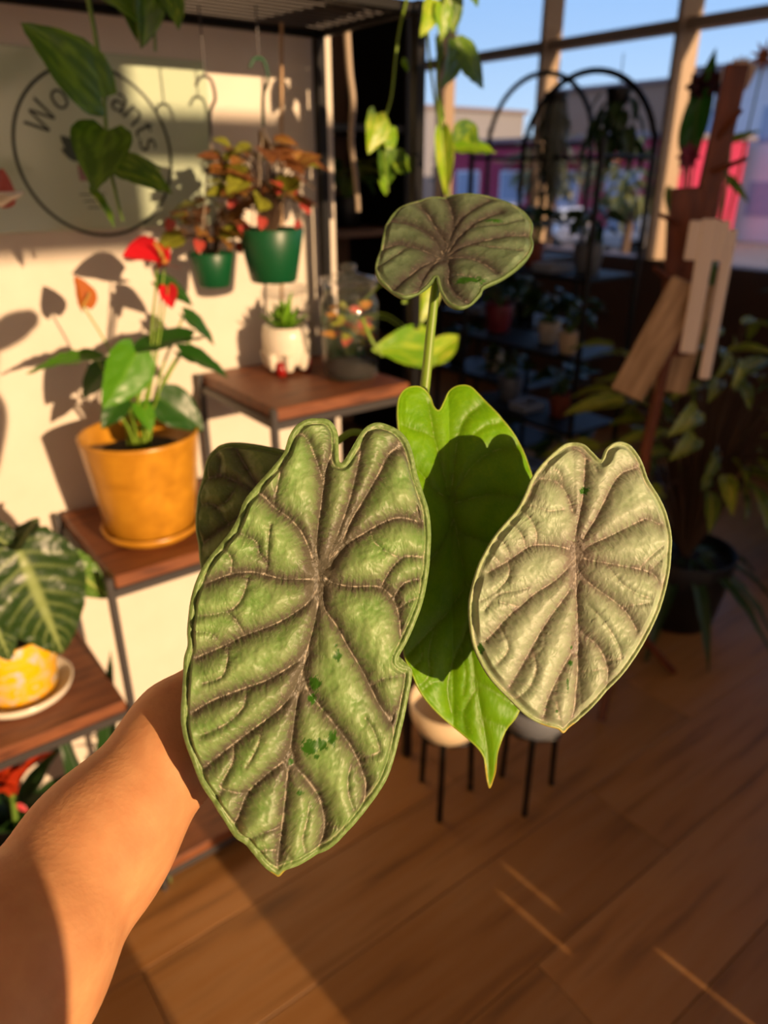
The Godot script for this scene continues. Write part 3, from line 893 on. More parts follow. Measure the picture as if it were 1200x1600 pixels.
func outside() -> void:
	struct_part("ground", box_mesh(Vector3(130, 0.2, 180), 0.0), mat("street", Color(0.46, 0.44, 0.43), 0.9), Vector3(69.5, -0.95, -30))
	struct_part("added_pavement", box_mesh(Vector3(30, 0.2, 24), 0.0), mat("bounce_paving", Color(0.80, 0.77, 0.72), 0.85), Vector3(-6, -0.22, 14.8))  # added pale ground out of view, bounces sun onto the shaded wall
	var pink := mat("pink_paint", Color(0.62, 0.10, 0.28), 0.7)
	var o := thing("pink_building", "magenta painted low shop front across the street", "building", Vector3(24, -0.85, -19.5))
	part("wall", box_mesh(Vector3(5, 3.2, 9.5), 0.02), pink, o, T(Vector3(0, 1.6, 0)))
	part("roof", box_mesh(Vector3(5.4, 0.15, 9.9), 0.02), mat("roof_grey", Color(0.45, 0.42, 0.44), 0.8), o, T(Vector3(0, 3.27, 0)))
	for z in [-3.6, -1.2, 1.2, 3.6]:
		var wn := part("window", box_mesh(Vector3(0.08, 1.1, 1.3), 0.01), mat("pale_frame", Color(0.80, 0.80, 0.86), 0.5), o, T(Vector3(-2.5, 1.75, z)))
		part("pane", box_mesh(Vector3(0.02, 0.9, 1.1), 0.0), mat("window_blue", Color(0.55, 0.62, 0.74), 0.15), wn, T(Vector3(-0.045, 0, 0)))
	part("awning", box_mesh(Vector3(0.9, 0.06, 5.0), 0.01), mat("awning", Color(0.72, 0.45, 0.35), 0.8), o, T(Vector3(-2.85, 2.6, 1.0)))
	var blds := [["grey_building", "grey block of flats far left across the street", Vector3(34, -0.85, -43), Vector3(8, 5.4, 14), Color(0.48, 0.49, 0.52)], ["tan_building", "tan building rising behind the pink shop front", Vector3(44, -0.85, -31), Vector3(8, 6.6, 8), Color(0.55, 0.45, 0.38)], ["white_building", "white building at the right behind the stand", Vector3(30, -0.85, -15.0), Vector3(6, 5.4, 6), Color(0.80, 0.82, 0.86)], ["cream_building", "sunlit cream building beside the trailing pothos", Vector3(60, -0.85, -66), Vector3(8, 7.0, 8), Color(0.90, 0.80, 0.60)]]
	for b in blds:
		o = thing(b[0], b[1], "building", b[2])
		var sz: Vector3 = b[3]
		part("wall", box_mesh(sz, 0.02), mat(b[0], b[4], 0.8), o, T(Vector3(0, sz.y / 2, 0)))
		part("roof", box_mesh(Vector3(sz.x + 0.4, 0.2, sz.z + 0.4), 0.02), mats.roof_grey, o, T(Vector3(0, sz.y + 0.1, 0)))
		for r in int(sz.y / 2.4):
			for k in int(sz.z / 2.4):
				part("window", box_mesh(Vector3(0.06, 1.1, 1.0), 0.01), mats.window_blue, o, T(Vector3(-sz.x / 2, 1.4 + r * 2.3, -sz.z / 2 + 1.4 + k * 2.4)))
	var carl := ["white car parked before the pink shop front, leftmost", "white car parked before the pink shop front, in the middle", "silver car parked before the pink shop front, nearest the stand"]
	for i in 3:
		o = thing("car", carl[i], "car", Vector3(19.0, -0.85, [-19.2, -16.4, -13.4][i]))
		var paint := mat("car_white" if i < 2 else "car_silver", Color(0.88, 0.88, 0.90) if i < 2 else Color(0.62, 0.63, 0.66), 0.25)
		part("body", box_mesh(Vector3(1.7, 0.55, 1.95), 0.16), paint, o, T(Vector3(0, 0.55, 0)))
		part("cabin", box_mesh(Vector3(1.4, 0.55, 1.35), 0.22), mats.window_blue, o, T(Vector3(0, 1.02, 0.05)))
		for z in [-0.62, 0.62]:
			for x in [-0.75, 0.75]:
				part("wheel", tube_mesh([Vector3(x - 0.1, 0.30, z), Vector3(x + 0.1, 0.30, z)], 0.30, 0.30, 1, 18), mats.black_plastic, o)
	var tl := [["bare grey street tree behind the hanging air plant", Vector3(17.2, -0.85, -15.1), 3.6, Color(0.10, 0.11, 0.06)], ["dark round street tree before the grey block", Vector3(26, -0.85, -29), 3.6, Color(0.05, 0.07, 0.03)], ["olive street tree right of the middle of the window", Vector3(17.2, -0.85, -12.45), 3.0, Color(0.10, 0.12, 0.04)], ["dark street tree at the far left of the window", Vector3(28, -0.85, -36), 3.3, Color(0.05, 0.07, 0.04)]]
	for t in tl:
		o = thing("street_tree", t[0], "tree", t[1], 0.0, "trees across the street")
		var h: float = t[2]
		part("trunk", tube_mesh([Vector3.ZERO, Vector3(0.1, h * 0.35, 0), Vector3(0, h * 0.62, 0.1)], 0.14, 0.08, 4, 8), mats.stem_brown, o)
		var lf := leaf_mesh("plain", 0.6, 0.0, 0.2, 0.2, 0.7, 81, {"base": t[3], "second": t[3] * 1.5})
		for k in 150:
			var d := Vector3(rng.randfn(), rng.randfn(), rng.randfn()).normalized() * (0.55 + 0.45 * rng.randf())
			var p := Vector3(0, h * 0.70, 0) + d * Vector3(1.1, h * 0.28, 1.1)
			add_leaf(o, lf, mats.leaf, p, p + (d + Vector3(0, -0.4, 0)).normalized() * rng.randf_range(0.25, 0.5), d + Vector3(0, 0.6, 0), "leaf_spray")

# ---------------------------------------------------------------- the plant in the hand
func alocasia() -> void:
	var pot_at := Vector3(0.203, 1.155, -0.343)
	var o := thing("alocasia_plant", "silvery green alocasia with thick quilted dark-veined leaves held up in the hand", "plant", pot_at)
	var pal := {"drop": 0.65, "relief": 9.0, "rim_at": 3.6, "fold": 4.0, "curl": 0.0011, "curl_y": 0.00022, "light": Color(0.31, 0.46, 0.17), "mid": Color(0.13, 0.31, 0.045), "dark": Color(0.095, 0.078, 0.06), "rim": Color(0.12, 0.20, 0.05),
		"pale": Color(0.62, 0.55, 0.42), "pale_amount": 0.6, "dark_amount": 1.15, "spot": Color(0.03, 0.11, 0.006), "under": Color(0.11, 0.18, 0.06), "tip_y": -154.0}
	quilted_leaf(o, "front", 760, 210, pal, mats.alocasia)
	var p2 := pal.duplicate()
	p2.merge({"light": Color(0.46, 0.57, 0.37), "mid": Color(0.28, 0.40, 0.20), "dark": Color(0.16, 0.13, 0.105), "dark_amount": 0.85, "relief": 6.6, "rim_at": 2.0, "tip_y": -95.0, "rim": Color(0.24, 0.32, 0.11)}, true)
	quilted_leaf(o, "right", 600, 160, p2, mats.alocasia)
	var p3 := pal.duplicate()
	p3.merge({"light": Color(0.20, 0.44, 0.006), "mid": Color(0.12, 0.34, 0.004), "dark": Color(0.07, 0.12, 0.006), "dark_amount": 0.45, "relief": 3.2, "rim_at": 0.7, "drop": 0.12, "fold": 7.0, "tip_y": -172.0, "pale_amount": 0.25, "pale": Color(0.5, 0.6, 0.2), "rim": Color(0.35, 0.42, 0.05), "under": Color(0.2, 0.32, 0.06)}, true)
	quilted_leaf(o, "middle", 520, 130, p3, mats.young_leaf)
	var p4 := pal.duplicate()
	p4.merge({"light": Color(0.19, 0.27, 0.15), "mid": Color(0.08, 0.14, 0.06), "dark": Color(0.06, 0.05, 0.045), "relief": 4.2, "rim_at": 1.8, "drop": 0.45, "pale_amount": 0.5, "tip_y": -900.0, "fold": 3.0}, true)
	quilted_leaf(o, "top", 420, 100, p4, mats.alocasia)
	var p5 := pal.duplicate()
	p5.merge({"tip_y": -900.0, "pale_amount": 0.3, "mid": Color(0.10, 0.20, 0.03), "light": Color(0.20, 0.30, 0.08), "dark_amount": 0.85}, true)
	quilted_leaf(o, "back", 420, 90, p5, mats.alocasia)
	part("pot", lathe_mesh([[0.0, 0.0], [0.033, 0.0], [0.036, 0.002], [0.043, 0.072], [0.046, 0.074], [0.046, 0.082], [0.0435, 0.082], [0.0415, 0.066], [0.0, 0.066]], 36), mats.black_plastic, o)
	part("soil", lathe_mesh([[0.041, 0.064], [0.036, 0.069], [0.0, 0.072]], 24), mats.soil, o)
	var top := pot_at + Vector3(0, 0.068, 0)
	for s in [["front", [top, Vector3(0.197, 1.242, -0.350), Vector3(0.193, 1.282, -0.324), LEAVES.front.o - LEAVES.front.z * 0.002], 0.0055],
		["right", [top + Vector3(0.012, 0, 0.004), Vector3(0.278, 1.237, -0.362), Vector3(0.336, 1.274, -0.327), Vector3(0.337, 1.287, -0.271), LEAVES.right.o - LEAVES.right.z * 0.002], 0.0048],
		["middle", [top + Vector3(0.006, 0, -0.01), Vector3(0.273, 1.219, -0.370), Vector3(0.311, 1.263, -0.360), LEAVES.middle.o - LEAVES.middle.z * 0.001], 0.0048],
		["top", [top + Vector3(0.0, 0, -0.014), Vector3(0.274, 1.193, -0.388), Vector3(0.319, 1.281, -0.391), Vector3(0.336, 1.350, -0.398), Vector3(0.349, 1.398, -0.407), Vector3(0.357, 1.426, -0.412), LEAVES.top.o - LEAVES.top.z * 0.002], 0.0046],
		["back", [top + Vector3(-0.012, 0, -0.006), Vector3(0.294, 1.257, -0.403), Vector3(0.309, 1.307, -0.414), Vector3(0.297, 1.323, -0.426), Vector3(0.279, 1.318, -0.429), Vector3(0.247, 1.297, -0.427), LEAVES.back.o - LEAVES.back.z * 0.002], 0.0034]]:
		var pts := []
		for p in s[1]:
			pts.append(p - pot_at)
		part("petiole", tube_mesh(pts, s[2], s[2] * 0.62, 8, 12), mats.petiole, o)

# ---------------------------------------------------------------- the person holding the plant
func person() -> void:
	var o := thing("person", "bare forearm of a person reaching in and holding the plant", "person", Vector3(-0.142, 0, 0.20))
	var org := o.position
	var W := Vector3(0.115, 1.184, -0.357) - org
	var F1 := Vector3(0.048, 1.162, -0.326) - org
	var B := Vector3(-0.009, 1.158, -0.284) - org
	var E := Vector3(-0.100, 1.137, -0.226) - org
	var rt := Vector3(0.799, 0, 0.602)
	var hd := Vector3(0.602, 0, -0.799)
	var chest := Vector3(0, 1.18, 0)
	var ls := Vector3(0, 1.33, 0) - rt * 0.17
	var rs := Vector3(0, 1.33, 0) + rt * 0.17
	var pot: Vector3 = Vector3(0.203, 1.155, -0.343) - org
	var tool := st()
	var to_w := Vector3(W.x - pot.x, 0, W.z - pot.z).normalized()
	var away := Vector3(hd.x, 0, hd.z)
	away = (away - to_w * away.dot(to_w)).normalized()
	var fine := [[E, B, 0.043, 0.0425], [B, F1, 0.0425, 0.0365], [F1, W, 0.0365, 0.0315]]
	var pc := pot + Vector3(0, 0.038, 0)
	var rim := func(deg: float, r: float, y: float) -> Vector3:
		return pc + (to_w * cos(deg_to_rad(deg)) + away * sin(deg_to_rad(deg))) * r + Vector3(0, y, 0)
	fine.append([W, rim.call(8.0, 0.056, 0.0), 0.030, 0.027])
	for i in 4:
		var y := 0.031 - 0.0205 * i
		var k: Vector3 = rim.call(28.0, 0.058, y)
		var l: float = [0.92, 1.05, 1.0, 0.8][i]
		fine.append([W.lerp(rim.call(8.0, 0.056, y), 0.55), k, 0.015, 0.0108, 1.0, Vector3.ZERO, 0.012])
		var prev := k
		var rr := 0.0098 - (0.0012 if i == 3 else 0.0)
		for q in [[68.0, 0.056], [104.0, 0.0555], [134.0, 0.054]]:
			var nx: Vector3 = rim.call(28.0 + (q[0] - 28.0) * l, q[1], y * 0.94)
			fine.append([prev, nx, rr, rr - 0.0008, 1.0, Vector3.ZERO, 0.004])
			prev = nx
			rr -= 0.0008
	var t0: Vector3 = W.lerp(pc, 0.28) - away * 0.016 + Vector3(0, 0.012, 0)
	var t1: Vector3 = rim.call(-34.0, 0.060, 0.022)
	var t2: Vector3 = rim.call(-66.0, 0.0575, 0.030)
	var t3: Vector3 = rim.call(-92.0, 0.0555, 0.033)
	fine.append([t0, t1, 0.0165, 0.012, 1.0, Vector3.ZERO, 0.012])
	fine.append([t1, t2, 0.012, 0.0105, 1.0, Vector3.ZERO, 0.004])
	fine.append([t2, t3, 0.0105, 0.0085, 1.0, Vector3.ZERO, 0.004])
	net(fine, 0.0038, 0.02, tool)
	var skull := Vector3(0, 1.585, 0) - hd * 0.01
	var hand_r := Vector3(0.15, 1.41, -0.165)
	var el_r := Vector3(0.12, 1.09, 0.05)
	var coarse := [[E, ls, 0.043, 0.05], [E + (B - E) * 0.4, E, 0.0425, 0.043], [ls, rs, 0.055, 0.055], [chest + Vector3(0, 0.1, 0), Vector3(0, 0.95, 0), 0.125, 0.12, 0.72, hd], [Vector3(0, 1.34, 0), Vector3(0, 1.46, 0) - hd * 0.01, 0.05, 0.047],
		[skull + Vector3(0, 0.03, 0), skull - Vector3(0, 0.05, 0) + hd * 0.012, 0.088, 0.062], [skull + hd * 0.085, skull + hd * 0.098 - Vector3(0, 0.03, 0), 0.008, 0.013],
		[skull + rt * 0.082, skull + rt * 0.082 - Vector3(0, 0.04, 0), 0.014, 0.012], [skull - rt * 0.082, skull - rt * 0.082 - Vector3(0, 0.04, 0), 0.014, 0.012],
		[rs, el_r, 0.048, 0.04], [el_r, hand_r, 0.038, 0.028], [hand_r, hand_r + Vector3(0, 0.05, 0), 0.028, 0.022],
		[Vector3(0, 0.93, 0) - rt * 0.09, Vector3(0, 0.5, 0) - rt * 0.09, 0.085, 0.058], [Vector3(0, 0.5, 0) - rt * 0.09, Vector3(0, 0.09, 0) - rt * 0.09, 0.056, 0.04], [Vector3(0, 0.93, 0) + rt * 0.09, Vector3(0, 0.5, 0) + rt * 0.09, 0.085, 0.058], [Vector3(0, 0.5, 0) + rt * 0.09, Vector3(0, 0.09, 0) + rt * 0.09, 0.056, 0.04]]
	net(coarse, 0.014, 0.03, tool)
	tool.index()
	var body := part("body", tool.commit(), mats.skin, o)
	body.set_meta("label", "light brown bare skin")
	var sh := st()
	net([[chest + Vector3(0, 0.12, 0), Vector3(0, 0.90, 0), 0.142, 0.140, 0.76, hd], [ls, rs, 0.066, 0.066], [ls, ls.lerp(E, 0.55), 0.064, 0.056], [rs, rs.lerp(el_r, 0.6), 0.062, 0.055]], 0.014, 0.03, sh)
	sh.index()
	part("shirt", sh.commit(), mat("shirt", Color(0.20, 0.22, 0.26), 0.9), o)
	var tr := st()
	var legs := [[Vector3(0, 0.95, 0), Vector3(0, 0.88, 0), 0.135, 0.13, 0.8, hd]]
	for s in [-1.0, 1.0]:
		legs.append([Vector3(0, 0.9, 0) + rt * 0.09 * s, Vector3(0, 0.5, 0) + rt * 0.09 * s, 0.098, 0.074])
		legs.append([Vector3(0, 0.5, 0) + rt * 0.09 * s, Vector3(0, 0.07, 0) + rt * 0.09 * s, 0.074, 0.062])
	net(legs, 0.014, 0.03, tr)
	tr.index()
	part("trousers", tr.commit(), mat("denim", Color(0.16, 0.20, 0.30), 0.9), o)
	for s in [-1.0, 1.0]:
		var sho := st()
		net([[rt * 0.09 * s + Vector3(0, 0.04, 0) - hd * 0.05, rt * 0.095 * s + Vector3(0, 0.034, 0) + hd * 0.13, 0.04, 0.034]], 0.008, 0.01, sho)
		sho.index()
		part("shoe", sho.commit(), mats.black_plastic, o)
	var hair := st()
	net([[skull + Vector3(0, 0.05, 0) - hd * 0.015, skull - Vector3(0, 0.10, 0) - hd * 0.05, 0.093, 0.06]], 0.009, 0.02, hair)
	hair.index()
	part("hair", hair.commit(), mat("hair", Color(0.06, 0.04, 0.03), 0.5), o)
	var fwd := Vector3(0.5454, -0.4226, -0.7239)
	var ph := thing("phone", "dark phone held up behind the lens that takes the picture", "phone", Vector3(0, 1.5, 0) - fwd * 0.02)
	ph.basis = Basis(rt, rt.cross(fwd), -fwd)
	part("case", box_mesh(Vector3(0.074, 0.150, 0.008), 0.003), mats.black_plastic, ph, T(Vector3(-0.02, -0.05, 0)))
	part("screen", box_mesh(Vector3(0.068, 0.143, 0.001), 0.0003), mat("screen_glass", Color(0.02, 0.02, 0.025), 0.08), ph, T(Vector3(-0.02, -0.05, 0.0046)))

# ---------------------------------------------------------------- shelving on the wall side
func shelves() -> void:
	var o := thing("plant_shelf", "stepped metal shelving with worn wooden boards and a wire top against the wall", "shelf", Vector3(0.45, 0, -1.41))
	var g := o.position
	var zf := -1.235
	var zb := -1.575
	var boards := [[0.665, 1.0, 1.075], [0.31, 0.655, 0.822], [-0.10, 0.29, 0.549], [-0.10, 0.66, 0.075]]
	for b in boards:
		part("board", box_mesh(Vector3(b[1] - b[0], 0.026, 0.345), 0.003), mats.shelf_wood, o, T(Vector3((b[0] + b[1]) / 2, b[2] - 0.013, (zf + zb) / 2) - g))
		for z in [zf - 0.002, zb + 0.002]:
			part("rail", box_mesh(Vector3(b[1] - b[0] + 0.02, 0.018, 0.014), 0.002), mats.grey_metal, o, T(Vector3((b[0] + b[1]) / 2, b[2] - 0.0345, z) - g))
		for x in [b[0], b[1]]:
			part("rail", box_mesh(Vector3(0.014, 0.018, 0.33), 0.002), mats.grey_metal, o, T(Vector3(x, b[2] - 0.0345, (zf + zb) / 2) - g))
	for p in [[-0.105, 0.549], [0.30, 0.822], [0.66, 1.075], [1.01, 1.775]]:
		for z in [zf, zb]:
			part("post", box_mesh(Vector3(0.022 if p[1] > 1.5 else 0.014, p[1], 0.022 if p[1] > 1.5 else 0.014), 0.002), mats.black_metal if p[1] > 1.5 else mats.grey_metal, o, T(Vector3(p[0], p[1] / 2, z) - g))
	var s := part("wire_top", box_mesh(Vector3(0.86, 0.018, 0.016), 0.002), mats.black_metal, o, T(Vector3(0.58, 1.762, zf + 0.004) - g))
	part("rail", box_mesh(Vector3(0.86, 0.018, 0.016), 0.002), mats.black_metal, s, T(Vector3(0, 0, zb - zf)))
	for x in [-0.43, 0.0, 0.43]:
		part("rail", box_mesh(Vector3(0.014, 0.016, 0.345), 0.002), mats.black_metal, s, T(Vector3(x, 0, (zb - zf) / 2)))
	for i in 11:
		part("wire", tube_mesh([Vector3(-0.43, 0.007, -0.024 - i * 0.029), Vector3(0.43, 0.007, -0.024 - i * 0.029)], 0.0042, 0.0042, 1, 6), mats.grey_metal, s)
	# the sign on the wall
	var c := Vector3(0.507, 1.527, -1.595)
	var sign_ := thing("wall_sign", "pale green acrylic shop sign with a ring of dark lettering on the wall", "sign", Vector3(0.507, 1.39, -1.597))
	var so := sign_.position
	part("panel", box_mesh(Vector3(0.485, 0.305, 0.006), 0.002), mat("acrylic", Color(0.70, 0.76, 0.66), 0.12), sign_, T(Vector3(0.0, 0.153, 0.003)))
	var ink := mat("ink", Color(0.10, 0.15, 0.11), 0.5)
	var z0 := 0.0068
	var ring := st()
	for k in 96:
		var a0 := TAU * k / 96
		var a1 := TAU * (k + 1) / 96
		var q := []
		for a in [a0, a1]:
			for r in [0.1445, 0.1505]:
				q.append(Vector3(cos(a) * r, sin(a) * r, 0))
		quad(ring, q[0], q[1], q[3], q[2])
	part("ring", done(ring), ink, sign_, T(c - so + Vector3(0, 0, z0 - 0.002)))
	var font := SystemFont.new()
	font.font_names = PackedStringArray(["Droid Sans"])
	var word := [["W", 148.0], ["o", 121.0], ["P", 86.0], ["l", 71.0], ["a", 57.0], ["n", 40.0], ["t", 24.0], ["s", 9.0]]
	for l in word:
		var tm := TextMesh.new()
		tm.text = l[0]
		tm.font = font
		tm.font_size = 60
		tm.pixel_size = 0.001
		tm.depth = 0.0006
		var a := deg_to_rad(l[1])
		part("letter", tm, ink, sign_, Transform3D(Basis(Vector3(0, 0, 1), a - PI / 2), c - so + Vector3(cos(a) * 0.108, sin(a) * 0.108, z0 - 0.002)))
	for l in [["PLANT SHOP", Vector3(-0.01, -0.075, 0), 10]]:
		for k in 3:
			part("small_print", box_mesh(Vector3(0.05 - k * 0.012, 0.0022, 0.0005), 0.0), ink, sign_, T(c - so + Vector3(-0.02, -0.072 - k * 0.012, z0 - 0.002)))
	# the emblem: a little potted plant with split leaves
	for k in 7:
		var a := deg_to_rad(20.0 + k * 23.0)
		var e := add_leaf(sign_, leaf_mesh("plain", 0.62, 0.1, 0.0, 0.0, 0.7, 3), mat("emblem_green", Color(0.20, 0.26, 0.22), 0.6), c - so + Vector3(cos(a) * 0.014 - 0.02, sin(a) * 0.012 - 0.012, z0 - 0.001), c - so + Vector3(cos(a) * (0.05 + 0.006 * (k % 3)) - 0.02, sin(a) * (0.05 + 0.008 * (k % 2)) - 0.012, z0 - 0.001), Vector3(0, 0, 1), "emblem_leaf")
		e.scale.z *= 0.02
	part("emblem_pot", box_mesh(Vector3(0.042, 0.028, 0.0006), 0.0), mat("emblem_pot", Color(0.55, 0.42, 0.42), 0.6), sign_, T(c - so + Vector3(-0.02, -0.034, z0 - 0.0015)))

func pot_prof(r0: float, r1: float, h: float, wall := 0.006) -> Array:
	return [[0.0, 0.0], [r0 - 0.003, 0.0], [r0, 0.003], [lerpf(r0, r1, 0.5), h * 0.5], [r1, h - 0.003], [r1 - 0.002, h], [r1 - wall, h], [r1 - wall - 0.002, h * 0.86], [0.0, h * 0.87]]

func potted(called: String, label: String, at: Vector3, r0: float, r1: float, h: float, m: Material, group := "", turn := 0.0) -> Node3D:
	var o := thing(called, label, "plant", at, turn, group)
	part("pot", lathe_mesh(pot_prof(r0, r1, h)), m, o)
	part("soil", lathe_mesh([[r1 - 0.007, h * 0.86], [r1 * 0.5, h * 0.9], [0.0, h * 0.91]], 20), mats.soil, o)
	return o

# leaves on stalks thrown out from a point; w = meshes to choose from
func sprout(o: Node3D, from: Vector3, n: int, reach: Vector3, up: float, size: Vector2, w: Array, m: Material, stalk: Material, sr := 0.0016) -> void:
	var tool := st()
	for i in n:
		var a := rng.randf() * TAU
		var k := sqrt(rng.randf())
		var p := from + Vector3(cos(a) * reach.x * k, up * (0.35 + 0.65 * rng.randf()) + reach.y * (1.0 - k), sin(a) * reach.z * k)
		var out := Vector3(cos(a), rng.randf_range(-0.35, 0.5), sin(a)).normalized()
		var len := rng.randf_range(size.x, size.y)
		add_tube(tool, smooth_path([from + Vector3(cos(a), 0, sin(a)) * 0.01, from.lerp(p, 0.55) + Vector3(0, up * 0.18, 0), p], 4), sr, sr * 0.6, 5)
		add_leaf(o, w[i % w.size()], m, p, p + out * len, (Vector3(0, 1, 0) + Vector3(rng.randf_range(-0.5, 0.9), 0, rng.randf_range(0.0, 1.0))).normalized())
	part("stems", done(tool), stalk, o)

func vine(o: Node3D, pts: Array, r: float, m: Material) -> void:
	var q := []
	for p in pts:
		q.append(p - o.position)
	part("stem", tube_mesh(q, r, r * 0.7, 6, 7), m, o)

func left_plants() -> void:
	var g := Color(0.062, 0.15, 0.008)
	var hearts := [leaf_mesh("varied", 0.80, 0.16, 0.10, 0.20, 0.62, 1, {"base": g, "second": Color(0.16, 0.30, 0.02)}), leaf_mesh("varied", 0.84, 0.18, 0.16, 0.12, 0.60, 2, {"base": g, "second": Color(0.24, 0.36, 0.03)}), leaf_mesh("varied", 0.74, 0.14, 0.22, 0.28, 0.65, 3, {"base": g * 0.8, "second": Color(0.12, 0.24, 0.02)})]
	var bright := [leaf_mesh("varied", 0.85, 0.18, 0.12, 0.15, 0.6, 4, {"base": Color(0.14, 0.32, 0.010), "second": Color(0.30, 0.44, 0.02)}), leaf_mesh("varied", 0.78, 0.16, 0.18, 0.2, 0.62, 5, {"base": Color(0.22, 0.40, 0.015), "second": Color(0.42, 0.50, 0.05)})]
	# trailing pothos, top left
	var o := thing("trailing_pothos", "trailing heart-leaved vine hanging in front of the wall sign", "plant", Vector3(0.40, 1.774, -1.36))
	part("pot", lathe_mesh(pot_prof(0.06, 0.085, 0.12)), mats.white_glaze, o)
	part("soil", lathe_mesh([[0.078, 0.104], [0.0, 0.11]], 20), mats.soil, o)
	vine(o, [Vector3(0.40, 1.91, -1.36), Vector3(0.400, 1.788, -1.180), Vector3(0.391, 1.717, -1.170), Vector3(0.394, 1.660, -1.170), Vector3(0.394, 1.592, -1.170), Vector3(0.388, 1.520, -1.170), Vector3(0.391, 1.469, -1.170), Vector3(0.396, 1.430, -1.170)], 0.0038, mats.stem_green)
	for l in [[0, Vector3(0.387, 1.589, -1.160), Vector3(0.305, 1.668, -1.130), Vector3(0.1, 0.35, 1), 0.95], [2, Vector3(0.387, 1.548, -1.160), Vector3(0.341, 1.491, -1.100), Vector3(-0.3, 0.6, 0.8), 1.15], [1, Vector3(0.391, 1.501, -1.150), Vector3(0.461, 1.474, -1.120), Vector3(0.1, 0.8, 0.7), 1.0], [0, Vector3(0.399, 1.495, -1.170), Vector3(0.482, 1.517, -1.200), Vector3(-0.3, 0.7, 0.7), 0.9], [1, Vector3(0.351, 1.470, -1.160), Vector3(0.378, 1.423, -1.140), Vector3(0.7, 0.3, 0.6), 0.62],
		[0, Vector3(0.395, 1.710, -1.160), Vector3(0.453, 1.687, -1.140), Vector3(0.1, 0.9, 0.5), 1.0], [2, Vector3(0.471, 1.729, -1.170), Vector3(0.462, 1.657, -1.150), Vector3(0.3, 0.3, 0.9), 0.9], [1, Vector3(0.498, 1.737, -1.180), Vector3(0.510, 1.681, -1.150), Vector3(0.2, 0.4, 0.9), 0.9], [2, Vector3(0.460, 1.727, -1.190), Vector3(0.453, 1.666, -1.180), Vector3(-0.5, 0.3, 0.8), 0.7]]:
		add_leaf(o, hearts[l[0]], mats.leaf, l[1] - o.position, l[2] - o.position, l[3], "leaf", l[4])
	vine(o, [Vector3(0.42, 1.91, -1.34), Vector3(0.487, 1.795, -1.190), Vector3(0.478, 1.735, -1.180), Vector3(0.482, 1.683, -1.180), Vector3(0.480, 1.652, -1.180)], 0.003, mats.stem_green)
	# anthurium in the yellow pot
	var ap := Vector3(0.437, 0.838, -1.372)
	var sa := thing("saucer", "glazed mustard yellow saucer under the yellow pot", "saucer", Vector3(ap.x, 0.822, ap.z))
	part("dish", lathe_mesh([[0.0, 0.0], [0.078, 0.0], [0.094, 0.012], [0.098, 0.024], [0.094, 0.025], [0.088, 0.015], [0.0, 0.014]], 44), mats.yellow_glaze, sa)
	o = thing("anthurium", "red-flowered anthurium in a mustard yellow glazed pot on the middle board", "plant", ap)
	part("pot", lathe_mesh([[0.0, 0.0], [0.082, 0.0], [0.086, 0.003], [0.098, 0.08], [0.112, 0.192], [0.1135, 0.198], [0.110, 0.201], [0.105, 0.197], [0.100, 0.165], [0.0, 0.165]], 56), mats.yellow_glaze, o)
	part("soil", lathe_mesh([[0.103, 0.160], [0.05, 0.170], [0.0, 0.172]], 24), mats.soil, o)
	var crown := ap + Vector3(0.0, 0.165, 0.0)
	var dk := Color(0.022, 0.085, 0.008)
	var al := [leaf_mesh("plain", 0.72, 0.20, 0.10, 0.18, 0.58, 7, {"base": Color(0.075, 0.24, 0.010), "second": Color(0.14, 0.34, 0.02)}), leaf_mesh("plain", 0.62, 0.18, 0.12, 0.22, 0.6, 8, {"base": dk, "second": Color(0.05, 0.15, 0.01)})]
	var stems := st()
	for l in [[0, Vector3(0.427, 1.207, -1.290), Vector3(0.357, 1.125, -1.260), Vector3(0.35, 0.25, 1), 1.15], [1, Vector3(0.528, 1.186, -1.340), Vector3(0.611, 1.149, -1.300), Vector3(0, 1, 0.35), 1.0], [1, Vector3(0.571, 1.202, -1.380), Vector3(0.424, 1.211, -1.360), Vector3(0, 1, 0.2), 0.9], [1, Vector3(0.522, 1.308, -1.400), Vector3(0.588, 1.270, -1.380), Vector3(0, 0.8, 0.7), 1.0], [1, Vector3(0.576, 1.239, -1.420), Vector3(0.637, 1.184, -1.400), Vector3(0, 0.9, 0.5), 0.9],
		[0, Vector3(0.391, 1.182, -1.400), Vector3(0.270, 1.188, -1.420), Vector3(0, 1, 0.12), 0.8], [1, Vector3(0.484, 1.100, -1.360), Vector3(0.550, 1.040, -1.310), Vector3(-0.2, 0.6, 0.8), 1.3], [0, Vector3(0.437, 1.100, -1.340), Vector3(0.443, 1.060, -1.300), Vector3(0.2, 0.5, 1), 1.0], [1, Vector3(0.422, 1.158, -1.440), Vector3(0.358, 1.101, -1.460), Vector3(-0.3, 0.6, 0.6), 1.0], [1, Vector3(0.402, 1.117, -1.330), Vector3(0.353, 1.086, -1.300), Vector3(-0.3, 0.4, 0.8), 1.1]]:
		add_leaf(o, al[l[0]], mats.leaf, l[1] - ap, l[2] - ap, l[3], "leaf", l[4])
		add_tube(stems, smooth_path([crown - ap + Vector3(rng.randf_range(-0.02, 0.02), 0, rng.randf_range(-0.02, 0.02)), crown.lerp(l[1], 0.5) - ap + Vector3(0, 0.02, 0), l[1] - ap], 5), 0.003, 0.002, 6)
	var sp := leaf_mesh("plain", 0.95, 0.25, 0.25, 0.1, 0.62, 9, {"base": Color(0.5, 0.01, 0.02), "second": Color(0.6, 0.03, 0.03)})
